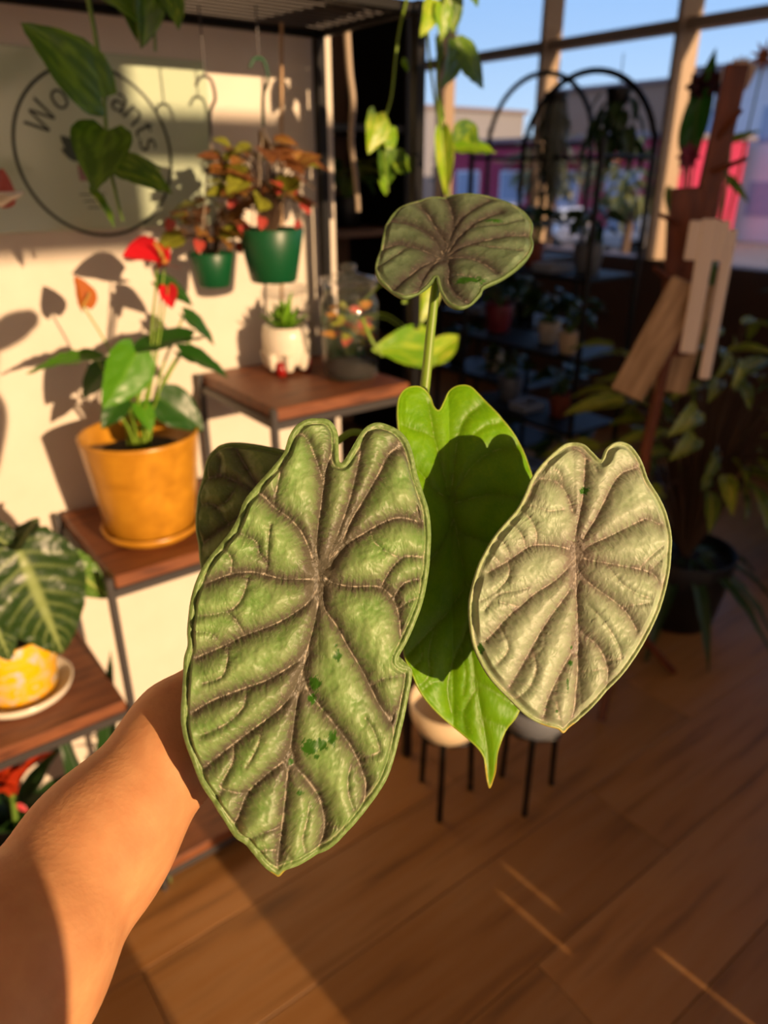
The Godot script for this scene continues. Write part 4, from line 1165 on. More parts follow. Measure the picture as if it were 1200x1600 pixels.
	for f in [[Vector3(0.534, 1.341, -1.380), Vector3(0.449, 1.369, -1.340), Vector3(0.1, 0.9, 0.6), 0.9, mats.spathe], [Vector3(0.530, 1.300, -1.370), Vector3(0.525, 1.266, -1.350), Vector3(-0.4, 0.1, 0.9), 0.9, mats.spathe], [Vector3(0.387, 1.275, -1.420), Vector3(0.385, 1.328, -1.420), Vector3(0.6, 0.2, 0.7), 1.25, mat("spathe_fading", lin(0.38, 0.11, 0.02), 0.3, {"backlight_enabled": true, "backlight": Color(0.5, 0.3, 0.05)})], [Vector3(0.519, 1.342, -1.380), Vector3(0.540, 1.372, -1.360), Vector3(0.6, 0.4, 0.6), 0.8, mats.spathe]]:
		var b: Vector3 = f[0]
		var fl := add_leaf(o, sp, f[4], b - ap, f[1] - ap, f[2], "flower", f[3])
		part("spadix", tube_mesh([Vector3(0, 0.02, 0.02), Vector3(0.03, 0.25, 0.20), Vector3(0.05, 0.45, 0.32)], 0.05, 0.03, 4, 7), mat("spadix", lin(0.45, 0.28, 0.06), 0.6), fl)
		add_tube(stems, smooth_path([crown - ap, crown.lerp(b, 0.5) - ap + Vector3(0.01, 0.03, 0), b - ap], 5), 0.0022, 0.0016, 6)
	for k in 9:
		var a := TAU * k / 9
		add_tube(stems, smooth_path([crown - ap + Vector3(cos(a), 0, sin(a)) * 0.012, crown - ap + Vector3(cos(a) * 0.02, 0.045, sin(a) * 0.02), crown - ap + Vector3(cos(a) * 0.045, 0.10, sin(a) * 0.045)], 4), 0.003, 0.002, 6)
	part("stems", done(stems), mats.petiole, o)
	# philodendron with pale veins, yellow and white pot
	var pp := Vector3(0.135, 0.562, -1.375)
	sa = thing("saucer", "white glazed saucer under the yellow and white patterned pot", "saucer", Vector3(pp.x, 0.549, pp.z))
	part("dish", lathe_mesh([[0.0, 0.0], [0.075, 0.0], [0.092, 0.014], [0.097, 0.028], [0.093, 0.029], [0.086, 0.016], [0.0, 0.012]], 44), mats.white_glaze, sa)
	o = thing("philodendron", "dark striped philodendron in a yellow and white patterned pot at the left edge", "plant", pp)
	var blotch := noise_tex(71, 0.018, [Color(0.93, 0.70, 0.05), Color(0.93, 0.70, 0.05), Color(0.93, 0.70, 0.05), Color(0.70, 0.72, 0.76), Color(0.72, 0.74, 0.78)], 256, FastNoiseLite.TYPE_SIMPLEX_SMOOTH, 2)
	part("pot", lathe_mesh(pot_prof(0.066, 0.084, 0.14), 44), mat("patterned_glaze", Color.WHITE, 0.3, {"albedo_texture": blotch, "uv1_triplanar": true, "uv1_scale": Vector3(7, 7, 7)}), o)
	part("soil", lathe_mesh([[0.076, 0.122], [0.0, 0.128]], 20), mats.soil, o)
	var stripe := leaf_mesh("striped", 0.72, 0.20, 0.06, 0.22, 0.60, 12, {"base": Color(0.025, 0.06, 0.012), "second": Color(0.26, 0.34, 0.12)})
	var stripe2 := leaf_mesh("striped", 0.66, 0.16, 0.08, 0.16, 0.62, 13, {"base": Color(0.09, 0.20, 0.025), "second": Color(0.36, 0.45, 0.12)})
	stems = st()
	for l in [[stripe, Vector3(0.168, 0.918, -1.240), Vector3(0.197, 0.698, -1.200), Vector3(-0.1, 0.35, 1), 1.05], [stripe2, Vector3(0.236, 0.849, -1.300), Vector3(0.313, 0.762, -1.270), Vector3(0.1, 0.7, 0.7), 1.0], [stripe, Vector3(0.092, 0.860, -1.240), Vector3(0.121, 0.726, -1.210), Vector3(0.2, 0.3, 1), 0.9], [stripe, Vector3(0.165, 0.885, -1.300), Vector3(0.229, 0.932, -1.360), Vector3(-0.4, 0.5, 0.8), 0.75], [stripe, Vector3(0.159, 0.910, -1.300), Vector3(0.108, 0.974, -1.330), Vector3(0.2, 0.5, 0.8), 0.9]]:
		add_leaf(o, l[0], mats.leaf, l[1] - pp, l[2] - pp, l[3], "leaf", l[4])
		add_tube(stems, smooth_path([Vector3(0, 0.12, 0), (l[1] - pp) * 0.6 + Vector3(0, 0.09, 0), l[1] - pp], 5), 0.004, 0.0028, 6)
	part("stems", done(stems), mats.stem_green, o)
	# bromeliad and pale pots on the lowest board
	var strap := leaf_mesh("plain", 0.17, 0.0, 0.5, 0.35, 0.75, 15, {"base": Color(0.02, 0.06, 0.012), "second": Color(0.03, 0.09, 0.02)})
	var bract := leaf_mesh("plain", 0.26, 0.0, 0.4, 0.25, 0.75, 16, {"base": Color(0.42, 0.035, 0.008), "second": Color(0.55, 0.09, 0.01)})
	var bp := Vector3(0.05, 0.075, -1.43)
	o = potted("bromeliad", "flame red bromeliad with dark strap leaves under the lower board", bp, 0.05, 0.07, 0.12, mats.terracotta)
	var c0: Vector3 = Vector3(0.069, 0.352, -1.360) - bp
	for k in 10:
		var a := TAU * k / 10 + 0.3
		var lift := 0.08 + 0.05 * (k % 3)
		add_leaf(o, bract, mats.leaf, c0 + Vector3(0, -0.02 * (k % 2), 0), c0 + Vector3(cos(a) * 0.075, lift, sin(a) * 0.06), Vector3(-cos(a) * 0.5, 1, -sin(a) * 0.5), "bract")
	add_leaf(o, bract, mat("pink_bract", lin(0.5, 0.06, 0.07), 0.35), c0 + Vector3(0.0, -0.03, 0.02), Vector3(0.084, 0.309, -1.320) - bp, Vector3(0.2, 0.4, 1), "bract", 1.6)
	for k in 9:
		var a := TAU * k / 9
		add_leaf(o, strap, mats.leaf, Vector3(0, 0.10, 0), Vector3(cos(a) * 0.17, 0.24 + 0.05 * (k % 2), sin(a) * 0.14), Vector3(-cos(a), 1, -sin(a)), "leaf", 1.3)
	part("stem", tube_mesh([Vector3(0, 0.10, 0), c0 * 0.6, c0], 0.007, 0.006, 4, 7), mats.stem_green, o)
	var sl := thing("snake_plant", "dark strap-leaved plant rising behind the forearm in front of the lower board", "plant", Vector3(0.225, 0.075, -1.30))
	part("pot", lathe_mesh(pot_prof(0.05, 0.062, 0.1)), mats.black_plastic, sl)
	for l in [[Vector3(0.087, 0.313, -1.250), Vector3(0.242, 0.573, -1.220), 0.75], [Vector3(0.091, 0.283, -1.280), Vector3(0.145, 0.487, -1.280), 0.8]]:
		add_leaf(sl, strap, mats.leaf, Vector3(0, 0.08, 0.0), l[1] - sl.position, Vector3(-0.4, 0.2, 0.9), "leaf", l[2])
	var cp := potted("spider_plant", "cream round pot with one thin trailing leaf on the lowest board", Vector3(0.345, 0.075, -1.375), 0.045, 0.075, 0.115, mats.cream)
	var thin := leaf_mesh("plain", 0.07, 0.0, 0.5, 0.3, 0.8, 17, {"base": Color(0.10, 0.14, 0.02), "second": Color(0.2, 0.24, 0.05)})
	add_leaf(cp, thin, mats.leaf, Vector3(-0.02, 0.10, 0.05), Vector3(0.343, -0.006, -1.190) - cp.position, Vector3(0.5, 0.5, 0.6))
	for k in 7:
		var a := TAU * k / 7 + 0.5
		add_leaf(cp, thin, mats.leaf, Vector3(cos(a) * 0.01, 0.10, sin(a) * 0.01), Vector3(cos(a) * 0.10, 0.20, sin(a) * 0.09 - 0.02), Vector3(-cos(a), 1, -sin(a)))
	upper_board(hearts, bright)

func upper_board(hearts: Array, bright: Array) -> void:
	# white scalloped pot with a green succulent
	var at: Vector3 = Vector3(0.835, 1.075, -1.478)
	var o := thing("scalloped_pot", "white dripping-glaze pot on red feet with a bright green succulent", "plant", at)
	part("pot", lathe_mesh([[0.0, 0.018], [0.036, 0.018], [0.043, 0.024], [0.053, 0.06], [0.054, 0.085], [0.050, 0.105], [0.047, 0.106], [0.045, 0.100], [0.0, 0.095]], 44), mats.white_glaze, o)
	part("soil", lathe_mesh([[0.045, 0.096], [0.0, 0.102]], 20), mats.soil, o)
	for k in 7:
		var a := TAU * k / 7 + 0.2
		part("drip", tube_mesh([Vector3(cos(a) * 0.046, 0.05, sin(a) * 0.046), Vector3(cos(a) * 0.043, 0.022, sin(a) * 0.043), Vector3(cos(a) * 0.041, 0.012, sin(a) * 0.041)], 0.014, 0.009, 4, 8), mats.white_glaze, o)
		if k % 2 == 0:
			var a2 := a + 0.45
			part("foot", lathe_mesh([[0.0, 0.0], [0.010, 0.0], [0.013, 0.012], [0.010, 0.03], [0.0, 0.032]], 12), mats.red_glaze, o, T(Vector3(cos(a2) * 0.042, 0, sin(a2) * 0.042)))
	var plump := leaf_mesh("plain", 0.34, 0.0, 0.25, -0.08, 0.9, 21, {"base": Color(0.14, 0.32, 0.02), "second": Color(0.30, 0.46, 0.05)})
	for k in 22:
		var a := k * 2.4
		var r := 0.012 + 0.0012 * k
		add_leaf(o, plump, mats.leaf, Vector3(cos(a) * r * 0.4, 0.098, sin(a) * r * 0.4), Vector3(cos(a) * r * 1.7, 0.165 - 0.0022 * k + (0.02 if k == 3 else 0.0), sin(a) * r * 1.7), Vector3(-cos(a), 0.6, -sin(a)), "leaf", 1.1)
	# closed glass jar with red-leaved fittonia
	at = Vector3(0.925, 1.075, -1.353)
	o = thing("glass_jar", "tall clear glass jar planted with orange and red foliage", "jar", at)
	part("jar", lathe_mesh([[0.0, 0.001], [0.058, 0.001], [0.063, 0.008], [0.063, 0.165], [0.055, 0.180], [0.055, 0.195], [0.059, 0.198], [0.0585, 0.203], [0.053, 0.201]], 48), mats.jar_glass, o)
	part("lid", lathe_mesh([[0.0, 0.203], [0.052, 0.203], [0.062, 0.206], [0.062, 0.214], [0.03, 0.222], [0.012, 0.226], [0.017, 0.240], [0.0, 0.246]], 40), mats.jar_glass, o)
	part("soil", lathe_mesh([[0.0, 0.012], [0.060, 0.012], [0.060, 0.032], [0.03, 0.038], [0.0, 0.04]], 28), mats.soil, o)
	var red := [leaf_mesh("varied", 0.75, 0.08, 0.1, 0.15, 0.62, 23, {"base": Color(0.40, 0.12, 0.02), "second": Color(0.50, 0.34, 0.03)}), leaf_mesh("varied", 0.75, 0.08, 0.1, 0.15, 0.62, 24, {"base": Color(0.55, 0.09, 0.06), "second": Color(0.6, 0.2, 0.12)}), leaf_mesh("varied", 0.75, 0.08, 0.1, 0.15, 0.62, 25, {"base": Color(0.20, 0.24, 0.02), "second": Color(0.42, 0.4, 0.04)})]
	sprout(o, Vector3(0, 0.05, 0), 42, Vector3(0.036, 0.02, 0.036), 0.10, Vector2(0.022, 0.034), red, mats.leaf, mats.stem_green, 0.001)
	# green pots beside the jar
	at = Vector3(1.034, 1.075, -1.328)
	at.x = 0.955
	at.z -= 0.09
	o = potted("green_pot_plant", "leafy pothos in a green plastic pot beside the glass jar", at, 0.040, 0.052, 0.115, mats.green_plastic)
	for l in [[0, Vector3(1.038, 1.146, -1.220), Vector3(0.891, 1.173, -1.200), Vector3(0, 0.5, 1), 0.75], [1, Vector3(1.046, 1.124, -1.220), Vector3(1.138, 1.168, -1.220), Vector3(-0.5, 0.3, 0.8), 0.7], [1, Vector3(1.058, 1.281, -1.250), Vector3(1.029, 1.201, -1.220), Vector3(0.1, 0.3, 1), 0.85], [0, Vector3(1.036, 1.263, -1.250), Vector3(0.988, 1.247, -1.240), Vector3(0.1, 0.3, 1), 0.8]]:
		add_leaf(o, bright[l[0]], mats.leaf, l[1] - at, l[2] - at, l[3], "leaf", l[4])
		vine(o, [at + Vector3(0, 0.1, 0), (at + Vector3(0, 0.1, 0)).lerp(l[1], 0.5) + Vector3(0, 0.05, 0), l[1]], 0.002, mats.petiole)
	vine(o, [Vector3(0.865, 1.229, -1.220), Vector3(0.872, 1.190, -1.200), Vector3(0.892, 1.156, -1.190)], 0.0042, mats.petiole)
	# hanging baskets on hooks
	var brown := [leaf_mesh("varied", 0.85, 0.12, 0.12, 0.15, 0.6, 31, {"base": Color(0.16, 0.055, 0.02), "second": Color(0.30, 0.13, 0.04)}), leaf_mesh("varied", 0.85, 0.12, 0.12, 0.15, 0.6, 32, {"base": Color(0.26, 0.10, 0.03), "second": Color(0.36, 0.22, 0.05)}), leaf_mesh("varied", 0.8, 0.1, 0.12, 0.15, 0.6, 33, {"base": Color(0.18, 0.19, 0.02), "second": Color(0.34, 0.36, 0.04)})]
	var coral := leaf_mesh("plain", 0.9, 0.1, 0.2, 0.1, 0.6, 34, {"base": Color(0.42, 0.06, 0.045), "second": Color(0.5, 0.13, 0.11)})
	var spots := [[Vector3(0.748, 1.295, -1.360), Vector3(0.745, 1.681, -1.370), "bushy bronze-leaved plant in a green hanging pot above the upper board", 70, Vector3(0.095, 0.02, 0.06), 0.15], [Vector3(0.646, 1.287, -1.420), Vector3(0.703, 1.653, -1.420), "smaller red-flowered plant hanging from a hook nearer the anthurium", 34, Vector3(0.06, 0.02, 0.045), 0.08]]
	for i in 2:
		var s: Array = spots[i]
		at = s[0]
		o = thing("hanging_basket", s[2], "plant", at)
		var h := 0.10 if i == 0 else 0.065
		var r1 := 0.064 if i == 0 else 0.044
		part("pot", lathe_mesh(pot_prof(r1 * 0.72, r1, h)), mats.green_plastic, o)
		part("soil", lathe_mesh([[r1 - 0.008, h * 0.86], [0.0, h * 0.9]], 18), mats.soil, o)
		var hook: Vector3 = s[1] - at
		hook.x = clampf(hook.x, -0.02, 0.02)
		hook.z = 0.0
		for k in 3:
			var a := TAU * k / 3 + 0.4
			part("hanger", tube_mesh([Vector3(cos(a) * r1, h, sin(a) * r1), hook + Vector3(0, -0.11, 0)], 0.0013, 0.0013, 1, 5), mats.string, o)
		var top := 1.758 - at.y
		part("hook", tube_mesh([hook + Vector3(0, -0.11, 0), hook + Vector3(0.004, -0.06, 0), hook + Vector3(0.016, -0.035, 0), hook + Vector3(0.010, -0.006, 0), hook + Vector3(-0.008, -0.003, 0), hook + Vector3(-0.020, -0.018, 0)], 0.003, 0.0026, 6, 8), mats.green_plastic if i == 0 else mats.grey_metal, o)
		part("wire", tube_mesh([hook + Vector3(0.0, -0.003, 0), Vector3(hook.x, top, 0)], 0.0016, 0.0016, 1, 6), mats.grey_metal, o)
		sprout(o, Vector3(0, h * 0.9, 0), s[3], s[4], s[5], Vector2(0.030, 0.058), brown, mats.leaf, mats.stem_brown, 0.0015)
		for k in (8 if i == 0 else 5):
			var a := k * 2.4
			var rr := 0.05 + 0.006 * (k % 6)
			var p := Vector3(cos(a) * rr, h * 0.9 + 0.02 + 0.012 * (k % 9), sin(a) * rr * 0.8 + 0.01)
			add_leaf(o, coral, mats.leaf, p, p + Vector3(cos(a) * 0.012, -0.02, sin(a) * 0.02), Vector3(0, 0.4, 1), "flower")
	# pothos trailing from the right end of the wire top
	o = thing("golden_pothos", "golden pothos trailing down the front post beside the window", "plant", Vector3(0.92, 1.774, -1.33))
	part("pot", lathe_mesh(pot_prof(0.05, 0.075, 0.11)), mats.terracotta, o)
	part("soil", lathe_mesh([[0.068, 0.095], [0.0, 0.10]], 20), mats.soil, o)
	vine(o, [Vector3(0.93, 1.88, -1.32), Vector3(0.996, 1.819, -1.160), Vector3(0.983, 1.733, -1.140), Vector3(0.977, 1.657, -1.140), Vector3(0.983, 1.587, -1.140), Vector3(0.998, 1.515, -1.140), Vector3(1.014, 1.449, -1.140)], 0.004, mats.petiole)
	vine(o, [Vector3(0.94, 1.88, -1.31), Vector3(0.971, 1.815, -1.160), Vector3(0.968, 1.724, -1.160), Vector3(0.983, 1.639, -1.160), Vector3(0.999, 1.557, -1.150), Vector3(1.026, 1.528, -1.140)], 0.003, mats.petiole)
	for l in [[2, hearts, Vector3(0.981, 1.702, -1.120), Vector3(0.961, 1.632, -1.080), Vector3(0.5, 0.55, 0.4), 1.2], [0, hearts, Vector3(1.017, 1.693, -1.140), Vector3(1.087, 1.640, -1.120), Vector3(-0.2, 0.5, 0.8), 0.95], [0, bright, Vector3(1.026, 1.534, -1.140), Vector3(1.119, 1.540, -1.120), Vector3(0.0, 0.9, 0.5), 0.9], [1, hearts, Vector3(1.041, 1.542, -1.150), Vector3(1.100, 1.582, -1.160), Vector3(0.2, 0.5, 0.8), 1.0],
		[1, bright, Vector3(0.964, 1.760, -1.150), Vector3(0.939, 1.705, -1.130), Vector3(0.3, 0.3, 1), 0.9], [0, bright, Vector3(0.982, 1.753, -1.140), Vector3(0.981, 1.702, -1.130), Vector3(-0.2, 0.3, 1), 0.8], [1, hearts, Vector3(1.004, 1.773, -1.150), Vector3(1.016, 1.715, -1.140), Vector3(-0.3, 0.3, 1), 0.9], [0, bright, Vector3(0.978, 1.705, -1.150), Vector3(0.986, 1.647, -1.140), Vector3(0.4, 0.2, 0.8), 0.7], [1, bright, Vector3(0.990, 1.562, -1.140), Vector3(0.993, 1.455, -1.120), Vector3(-0.5, 0.2, 0.8), 0.42], [0, bright, Vector3(0.984, 1.618, -1.150), Vector3(1.003, 1.541, -1.140), Vector3(0.6, 0.2, 0.6), 0.4], [0, hearts, Vector3(1.017, 1.792, -1.120), Vector3(1.046, 1.755, -1.110), Vector3(-0.3, 0.5, 0.8), 0.9],
		[1, bright, Vector3(0.902, 1.590, -1.220), Vector3(0.878, 1.527, -1.200), Vector3(0.1, 0.3, 1), 1.0], [0, bright, Vector3(0.919, 1.545, -1.220), Vector3(0.952, 1.571, -1.220), Vector3(0.1, 0.3, 1), 1.1], [2, hearts, Vector3(0.931, 1.532, -1.240), Vector3(0.953, 1.459, -1.240), Vector3(0.1, 0.3, 1), 1.1], [1, hearts, Vector3(0.957, 1.515, -1.240), Vector3(1.007, 1.502, -1.240), Vector3(0.1, 0.3, 1), 1.1], [0, bright, Vector3(0.976, 1.680, -1.240), Vector3(0.994, 1.664, -1.240), Vector3(0.1, 0.3, 1), 0.9], [0, bright, Vector3(0.927, 1.482, -1.240), Vector3(0.944, 1.453, -1.240), Vector3(0.1, 0.3, 1), 0.9]]:
		add_leaf(o, l[1][l[0]], mats.leaf, l[2] - o.position, l[3] - o.position, l[4], "leaf", l[5])
	vine(o, [Vector3(0.93, 1.88, -1.31), Vector3(0.959, 1.829, -1.200), Vector3(0.958, 1.712, -1.230), Vector3(0.944, 1.621, -1.230), Vector3(0.924, 1.569, -1.230), Vector3(0.937, 1.504, -1.240), Vector3(0.944, 1.459, -1.240)], 0.0025, mats.petiole)
	# air roots / jute rope beside the rear post
	o = thing("jute_rope", "knotted jute rope hanging beside the dark rear post", "rope", Vector3(0.985, 1.20, -1.50))
	vine(o, [Vector3(1.033, 1.759, -1.500), Vector3(1.038, 1.690, -1.500), Vector3(1.046, 1.631, -1.500), Vector3(1.040, 1.556, -1.500), Vector3(1.050, 1.479, -1.500), Vector3(1.056, 1.411, -1.500)], 0.008, mats.string)
	o = thing("bamboo_stake", "thin pale cane standing behind the hanging pots", "cane", Vector3(0.849, 1.086, -1.530))
	part("cane", tube_mesh([Vector3.ZERO, Vector3(0.897, 1.805, -1.530) - o.position], 0.004, 0.0035, 1, 8), mats.pale_wood, o)
	# dish with a red flower at the left edge
	o = thing("wall_dish", "white dish with a red flower cut off by the left edge", "dish", Vector3(0.239, 1.450, -1.300))
	part("dish", lathe_mesh([[0.0, 0.0], [0.03, 0.0], [0.055, 0.015], [0.058, 0.02], [0.053, 0.02], [0.028, 0.006], [0.0, 0.006]], 36), mats.white_glaze, o)
	add_leaf(o, coral, mats.leaf, Vector3(0.01, 0.006, 0.01), Vector3(0.03, 0.05, 0.02), Vector3(0, 0.3, 1), "flower", 1.2)
	part("bracket", box_mesh(Vector3(0.012, 0.008, 0.30), 0.002), mats.white_glaze, o, T(Vector3(-0.03, -0.004, -0.145)))

# ---------------------------------------------------------------- right-hand side: racks, stand and shrubs
func right_side() -> void:
	arched_shelf(Vector3(2.95, 0, -2.70), "black arched plant rack nearer the far corner of the window")
	arched_shelf(Vector3(2.60, 0, -2.13), "black arched plant rack beside the wooden stand")
	rack_goods()
	# dark cabinet behind the partition
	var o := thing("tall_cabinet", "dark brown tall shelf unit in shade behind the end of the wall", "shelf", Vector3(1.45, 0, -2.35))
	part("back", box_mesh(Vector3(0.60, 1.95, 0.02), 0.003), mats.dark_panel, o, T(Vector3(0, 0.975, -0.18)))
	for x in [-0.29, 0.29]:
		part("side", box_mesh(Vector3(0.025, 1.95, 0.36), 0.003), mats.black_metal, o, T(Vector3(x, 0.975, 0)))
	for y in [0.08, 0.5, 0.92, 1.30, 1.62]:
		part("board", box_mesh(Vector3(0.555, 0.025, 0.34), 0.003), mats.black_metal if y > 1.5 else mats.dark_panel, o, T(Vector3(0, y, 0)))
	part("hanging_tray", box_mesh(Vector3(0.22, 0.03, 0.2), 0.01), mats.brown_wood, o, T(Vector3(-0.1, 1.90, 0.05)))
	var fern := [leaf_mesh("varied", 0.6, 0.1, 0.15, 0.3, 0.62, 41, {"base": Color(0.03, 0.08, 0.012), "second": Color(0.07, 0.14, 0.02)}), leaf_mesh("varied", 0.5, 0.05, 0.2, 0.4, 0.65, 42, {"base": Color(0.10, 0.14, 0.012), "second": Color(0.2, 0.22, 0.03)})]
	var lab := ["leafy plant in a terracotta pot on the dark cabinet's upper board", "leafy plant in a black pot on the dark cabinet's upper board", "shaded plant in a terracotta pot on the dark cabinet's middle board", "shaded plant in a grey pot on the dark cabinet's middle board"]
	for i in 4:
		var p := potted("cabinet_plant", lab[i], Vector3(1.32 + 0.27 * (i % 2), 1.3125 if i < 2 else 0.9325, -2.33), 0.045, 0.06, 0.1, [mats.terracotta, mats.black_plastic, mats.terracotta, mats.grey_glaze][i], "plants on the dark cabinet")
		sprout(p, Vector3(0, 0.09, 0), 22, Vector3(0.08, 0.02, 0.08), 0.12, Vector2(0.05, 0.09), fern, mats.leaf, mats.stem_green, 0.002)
	# wooden stand with hanging boards
	var foot := Vector3(1.74, 0, -1.10)
	o = thing("wooden_stand", "reddish brown wooden pole stand with pegs near the right edge", "stand", foot)
	part("pole", tube_mesh([Vector3(0.02, 0.0, 0.0), Vector3(0.0, 0.8, 0.0), Vector3(1.766, 1.621, -1.062) - foot], 0.017, 0.015, 1, 14), mats.brown_wood, o)
	for k in 3:
		var a := TAU * k / 3 + 0.5
		part("leg", tube_mesh([Vector3(0.01, 0.25, 0), Vector3(cos(a) * 0.22, 0.012, sin(a) * 0.22)], 0.014, 0.012, 1, 10), mats.brown_wood, o)
	part("beam", box_mesh(Vector3(0.05, 0.52, 0.022), 0.003), mats.brown_wood, o, Transform3D(Basis(Vector3(0, 1, 0), -0.92) * Basis(Vector3(0, 0, 1), -0.05), Vector3(1.760, 1.450, -1.055) - foot))
	part("beam", box_mesh(Vector3(0.075, 0.40, 0.022), 0.003), mats.brown_wood, o, Transform3D(Basis(Vector3(0, 1, 0), -0.92) * Basis(Vector3(0, 0, 1), 0.06), Vector3(1.735, 1.260, -1.081) - foot))
	for q in [[Vector3(1.753, 1.565, -1.052), Vector3(1.736, 1.617, -0.998)], [Vector3(1.735, 1.494, -1.038), Vector3(1.717, 1.520, -0.956)], [Vector3(1.719, 1.379, -1.093), Vector3(1.648, 1.402, -1.105)], [Vector3(1.706, 1.247, -1.081), Vector3(1.643, 1.284, -1.095)]]:
		part("peg", tube_mesh([q[0] - foot, q[1] - foot], 0.007, 0.005, 1, 8), mats.brown_wood, o)
	o = thing("wooden_paddle", "pale wooden board hanging at a slant from the brown stand", "board", Vector3(1.618, 1.002, -1.046))
	part("board", box_mesh(Vector3(0.085, 0.30, 0.014), 0.006), mats.pale_wood, o, Transform3D(Basis(Vector3(0, 1, 0), -0.92) * Basis(Vector3(0, 0, 1), -0.36), Vector3(1.621, 1.119, -1.043) - o.position))
	part("peg", tube_mesh([Vector3(1.632, 1.225, -1.042) - o.position, Vector3(1.687, 1.216, -1.077) - o.position], 0.009, 0.009, 1, 10), mats.brown_wood, o)
	o = thing("wooden_paddle", "shaded brown board hanging behind the pole of the stand", "board", Vector3(1.752, 0.991, -1.035))
	part("board", box_mesh(Vector3(0.085, 0.28, 0.014), 0.006), mats.pale_wood, o, Transform3D(Basis(Vector3(0, 1, 0), -0.92) * Basis(Vector3(0, 0, 1), -0.10), Vector3(1.767, 1.101, -1.061) - o.position))
	o = thing("forked_board", "whitish forked wooden board with two prongs hanging on the stand", "board", Vector3(1.674, 1.049, -0.935))
	var bb := Basis(Vector3(0, 1, 0), -0.92)
	part("top", box_mesh(Vector3(0.085, 0.085, 0.012), 0.003), mats.tag_wood, o, Transform3D(bb, Vector3(1.642, 1.353, -0.970) - o.position))
	part("prong", box_mesh(Vector3(0.036, 0.30, 0.012), 0.004), mats.tag_wood, o, Transform3D(bb, Vector3(1.640, 1.250, -0.968) - o.position))
	part("prong", box_mesh(Vector3(0.026, 0.34, 0.012), 0.004), mats.tag_wood, o, Transform3D(bb, Vector3(1.677, 1.208, -0.935) - o.position))
	shrubs()
	# bowls on wire stands, under the leaves
	for i in 2:
		var c: Vector3 = [Vector3(0.992, 0.270, -1.053), Vector3(1.178, 0.270, -0.936)][i]
		var b := thing("bowl_stand", ["black wire stand under the pale beige bowl", "black wire stand under the grey bowl"][i], "stand", Vector3(c.x, 0, c.z))
		var leg_at := [Vector3(0.075, 0, 0.02), Vector3(-0.06, 0, 0.05), Vector3(-0.01, 0, -0.08)]
		for l in leg_at:
			part("leg", tube_mesh([l, l * 0.9 + Vector3(0, 0.245, 0)], 0.008, 0.008, 1, 8), mats.black_metal, b)
		part("ring", tube_mesh([Vector3(0.075, 0.24, 0), Vector3(0, 0.24, 0.075), Vector3(-0.075, 0.24, 0), Vector3(0, 0.24, -0.075), Vector3(0.075, 0.24, 0)], 0.006, 0.006, 6, 8), mats.black_metal, b)
		var bowl := thing("bowl", ["pale beige ceramic bowl below the pointed green leaf", "grey ceramic bowl below the rounded silvery leaf"][i], "bowl", Vector3(c.x, 0.215, c.z))
		part("bowl", lathe_mesh([[0.0, 0.0], [0.035, 0.002], [0.07, 0.022], [0.092, 0.065], [0.097, 0.11], [0.092, 0.11], [0.085, 0.065], [0.06, 0.03], [0.0, 0.012]], 40), mats.cream if i == 0 else mats.grey_glaze, bowl)
	# low furniture out of the picture that keeps the sun off the floor
	var be := thing("unseen_bench", "unseen low boarded bench right of the camera, placed to shade the floor", "bench", Vector3(1.10, 0, 0.5))
	part("seat", box_mesh(Vector3(1.06, 0.04, 0.36), 0.004), mats.shelf_wood, be, T(Vector3(0, 0.46, 0)))
	for k in [[-0.52, -0.111], [-0.099, -0.046], [-0.034, 0.034], [0.046, 0.52]]:
		part("front_board", box_mesh(Vector3(k[1] - k[0], 0.44, 0.02), 0.001), mats.shelf_wood, be, T(Vector3((k[0] + k[1]) / 2, 0.22, -0.17)))
	for k in [[-0.105, 0.0, 0.188], [-0.105, 0.228, 0.44], [-0.04, 0.0, 0.204], [-0.04, 0.237, 0.44], [0.04, 0.0, 0.10], [0.04, 0.167, 0.44]]:  # slots between these let thin sun streaks through to the floor
		part("batten", box_mesh(Vector3(0.03, k[2] - k[1], 0.012), 0.0005), mats.shelf_wood, be, T(Vector3(k[0], (k[1] + k[2]) / 2, -0.153)))
	for x in [-0.50, 0.50]:
		part("leg", box_mesh(Vector3(0.04, 0.44, 0.30), 0.004), mats.shelf_wood, be, T(Vector3(x, 0.22, 0.0)))
	var cr := thing("unseen_crate", "unseen low wooden crate behind the camera, placed to shade the floor", "crate", Vector3(-0.08, 0, 1.1))  # out of view, bounds the sunlit strip of floor on its left
	for k in 3:
		part("slat", box_mesh(Vector3(0.86, 0.15, 0.018), 0.003), mats.shelf_wood, cr, T(Vector3(0, 0.076 + k * 0.152, -0.2)))
		part("slat", box_mesh(Vector3(0.86, 0.15, 0.018), 0.003), mats.shelf_wood, cr, T(Vector3(0, 0.076 + k * 0.152, 0.2)))
	for x in [-0.42, 0.42]:
		part("end", box_mesh(Vector3(0.018, 0.455, 0.38), 0.003), mats.shelf_wood, cr, T(Vector3(x, 0.228, 0)))

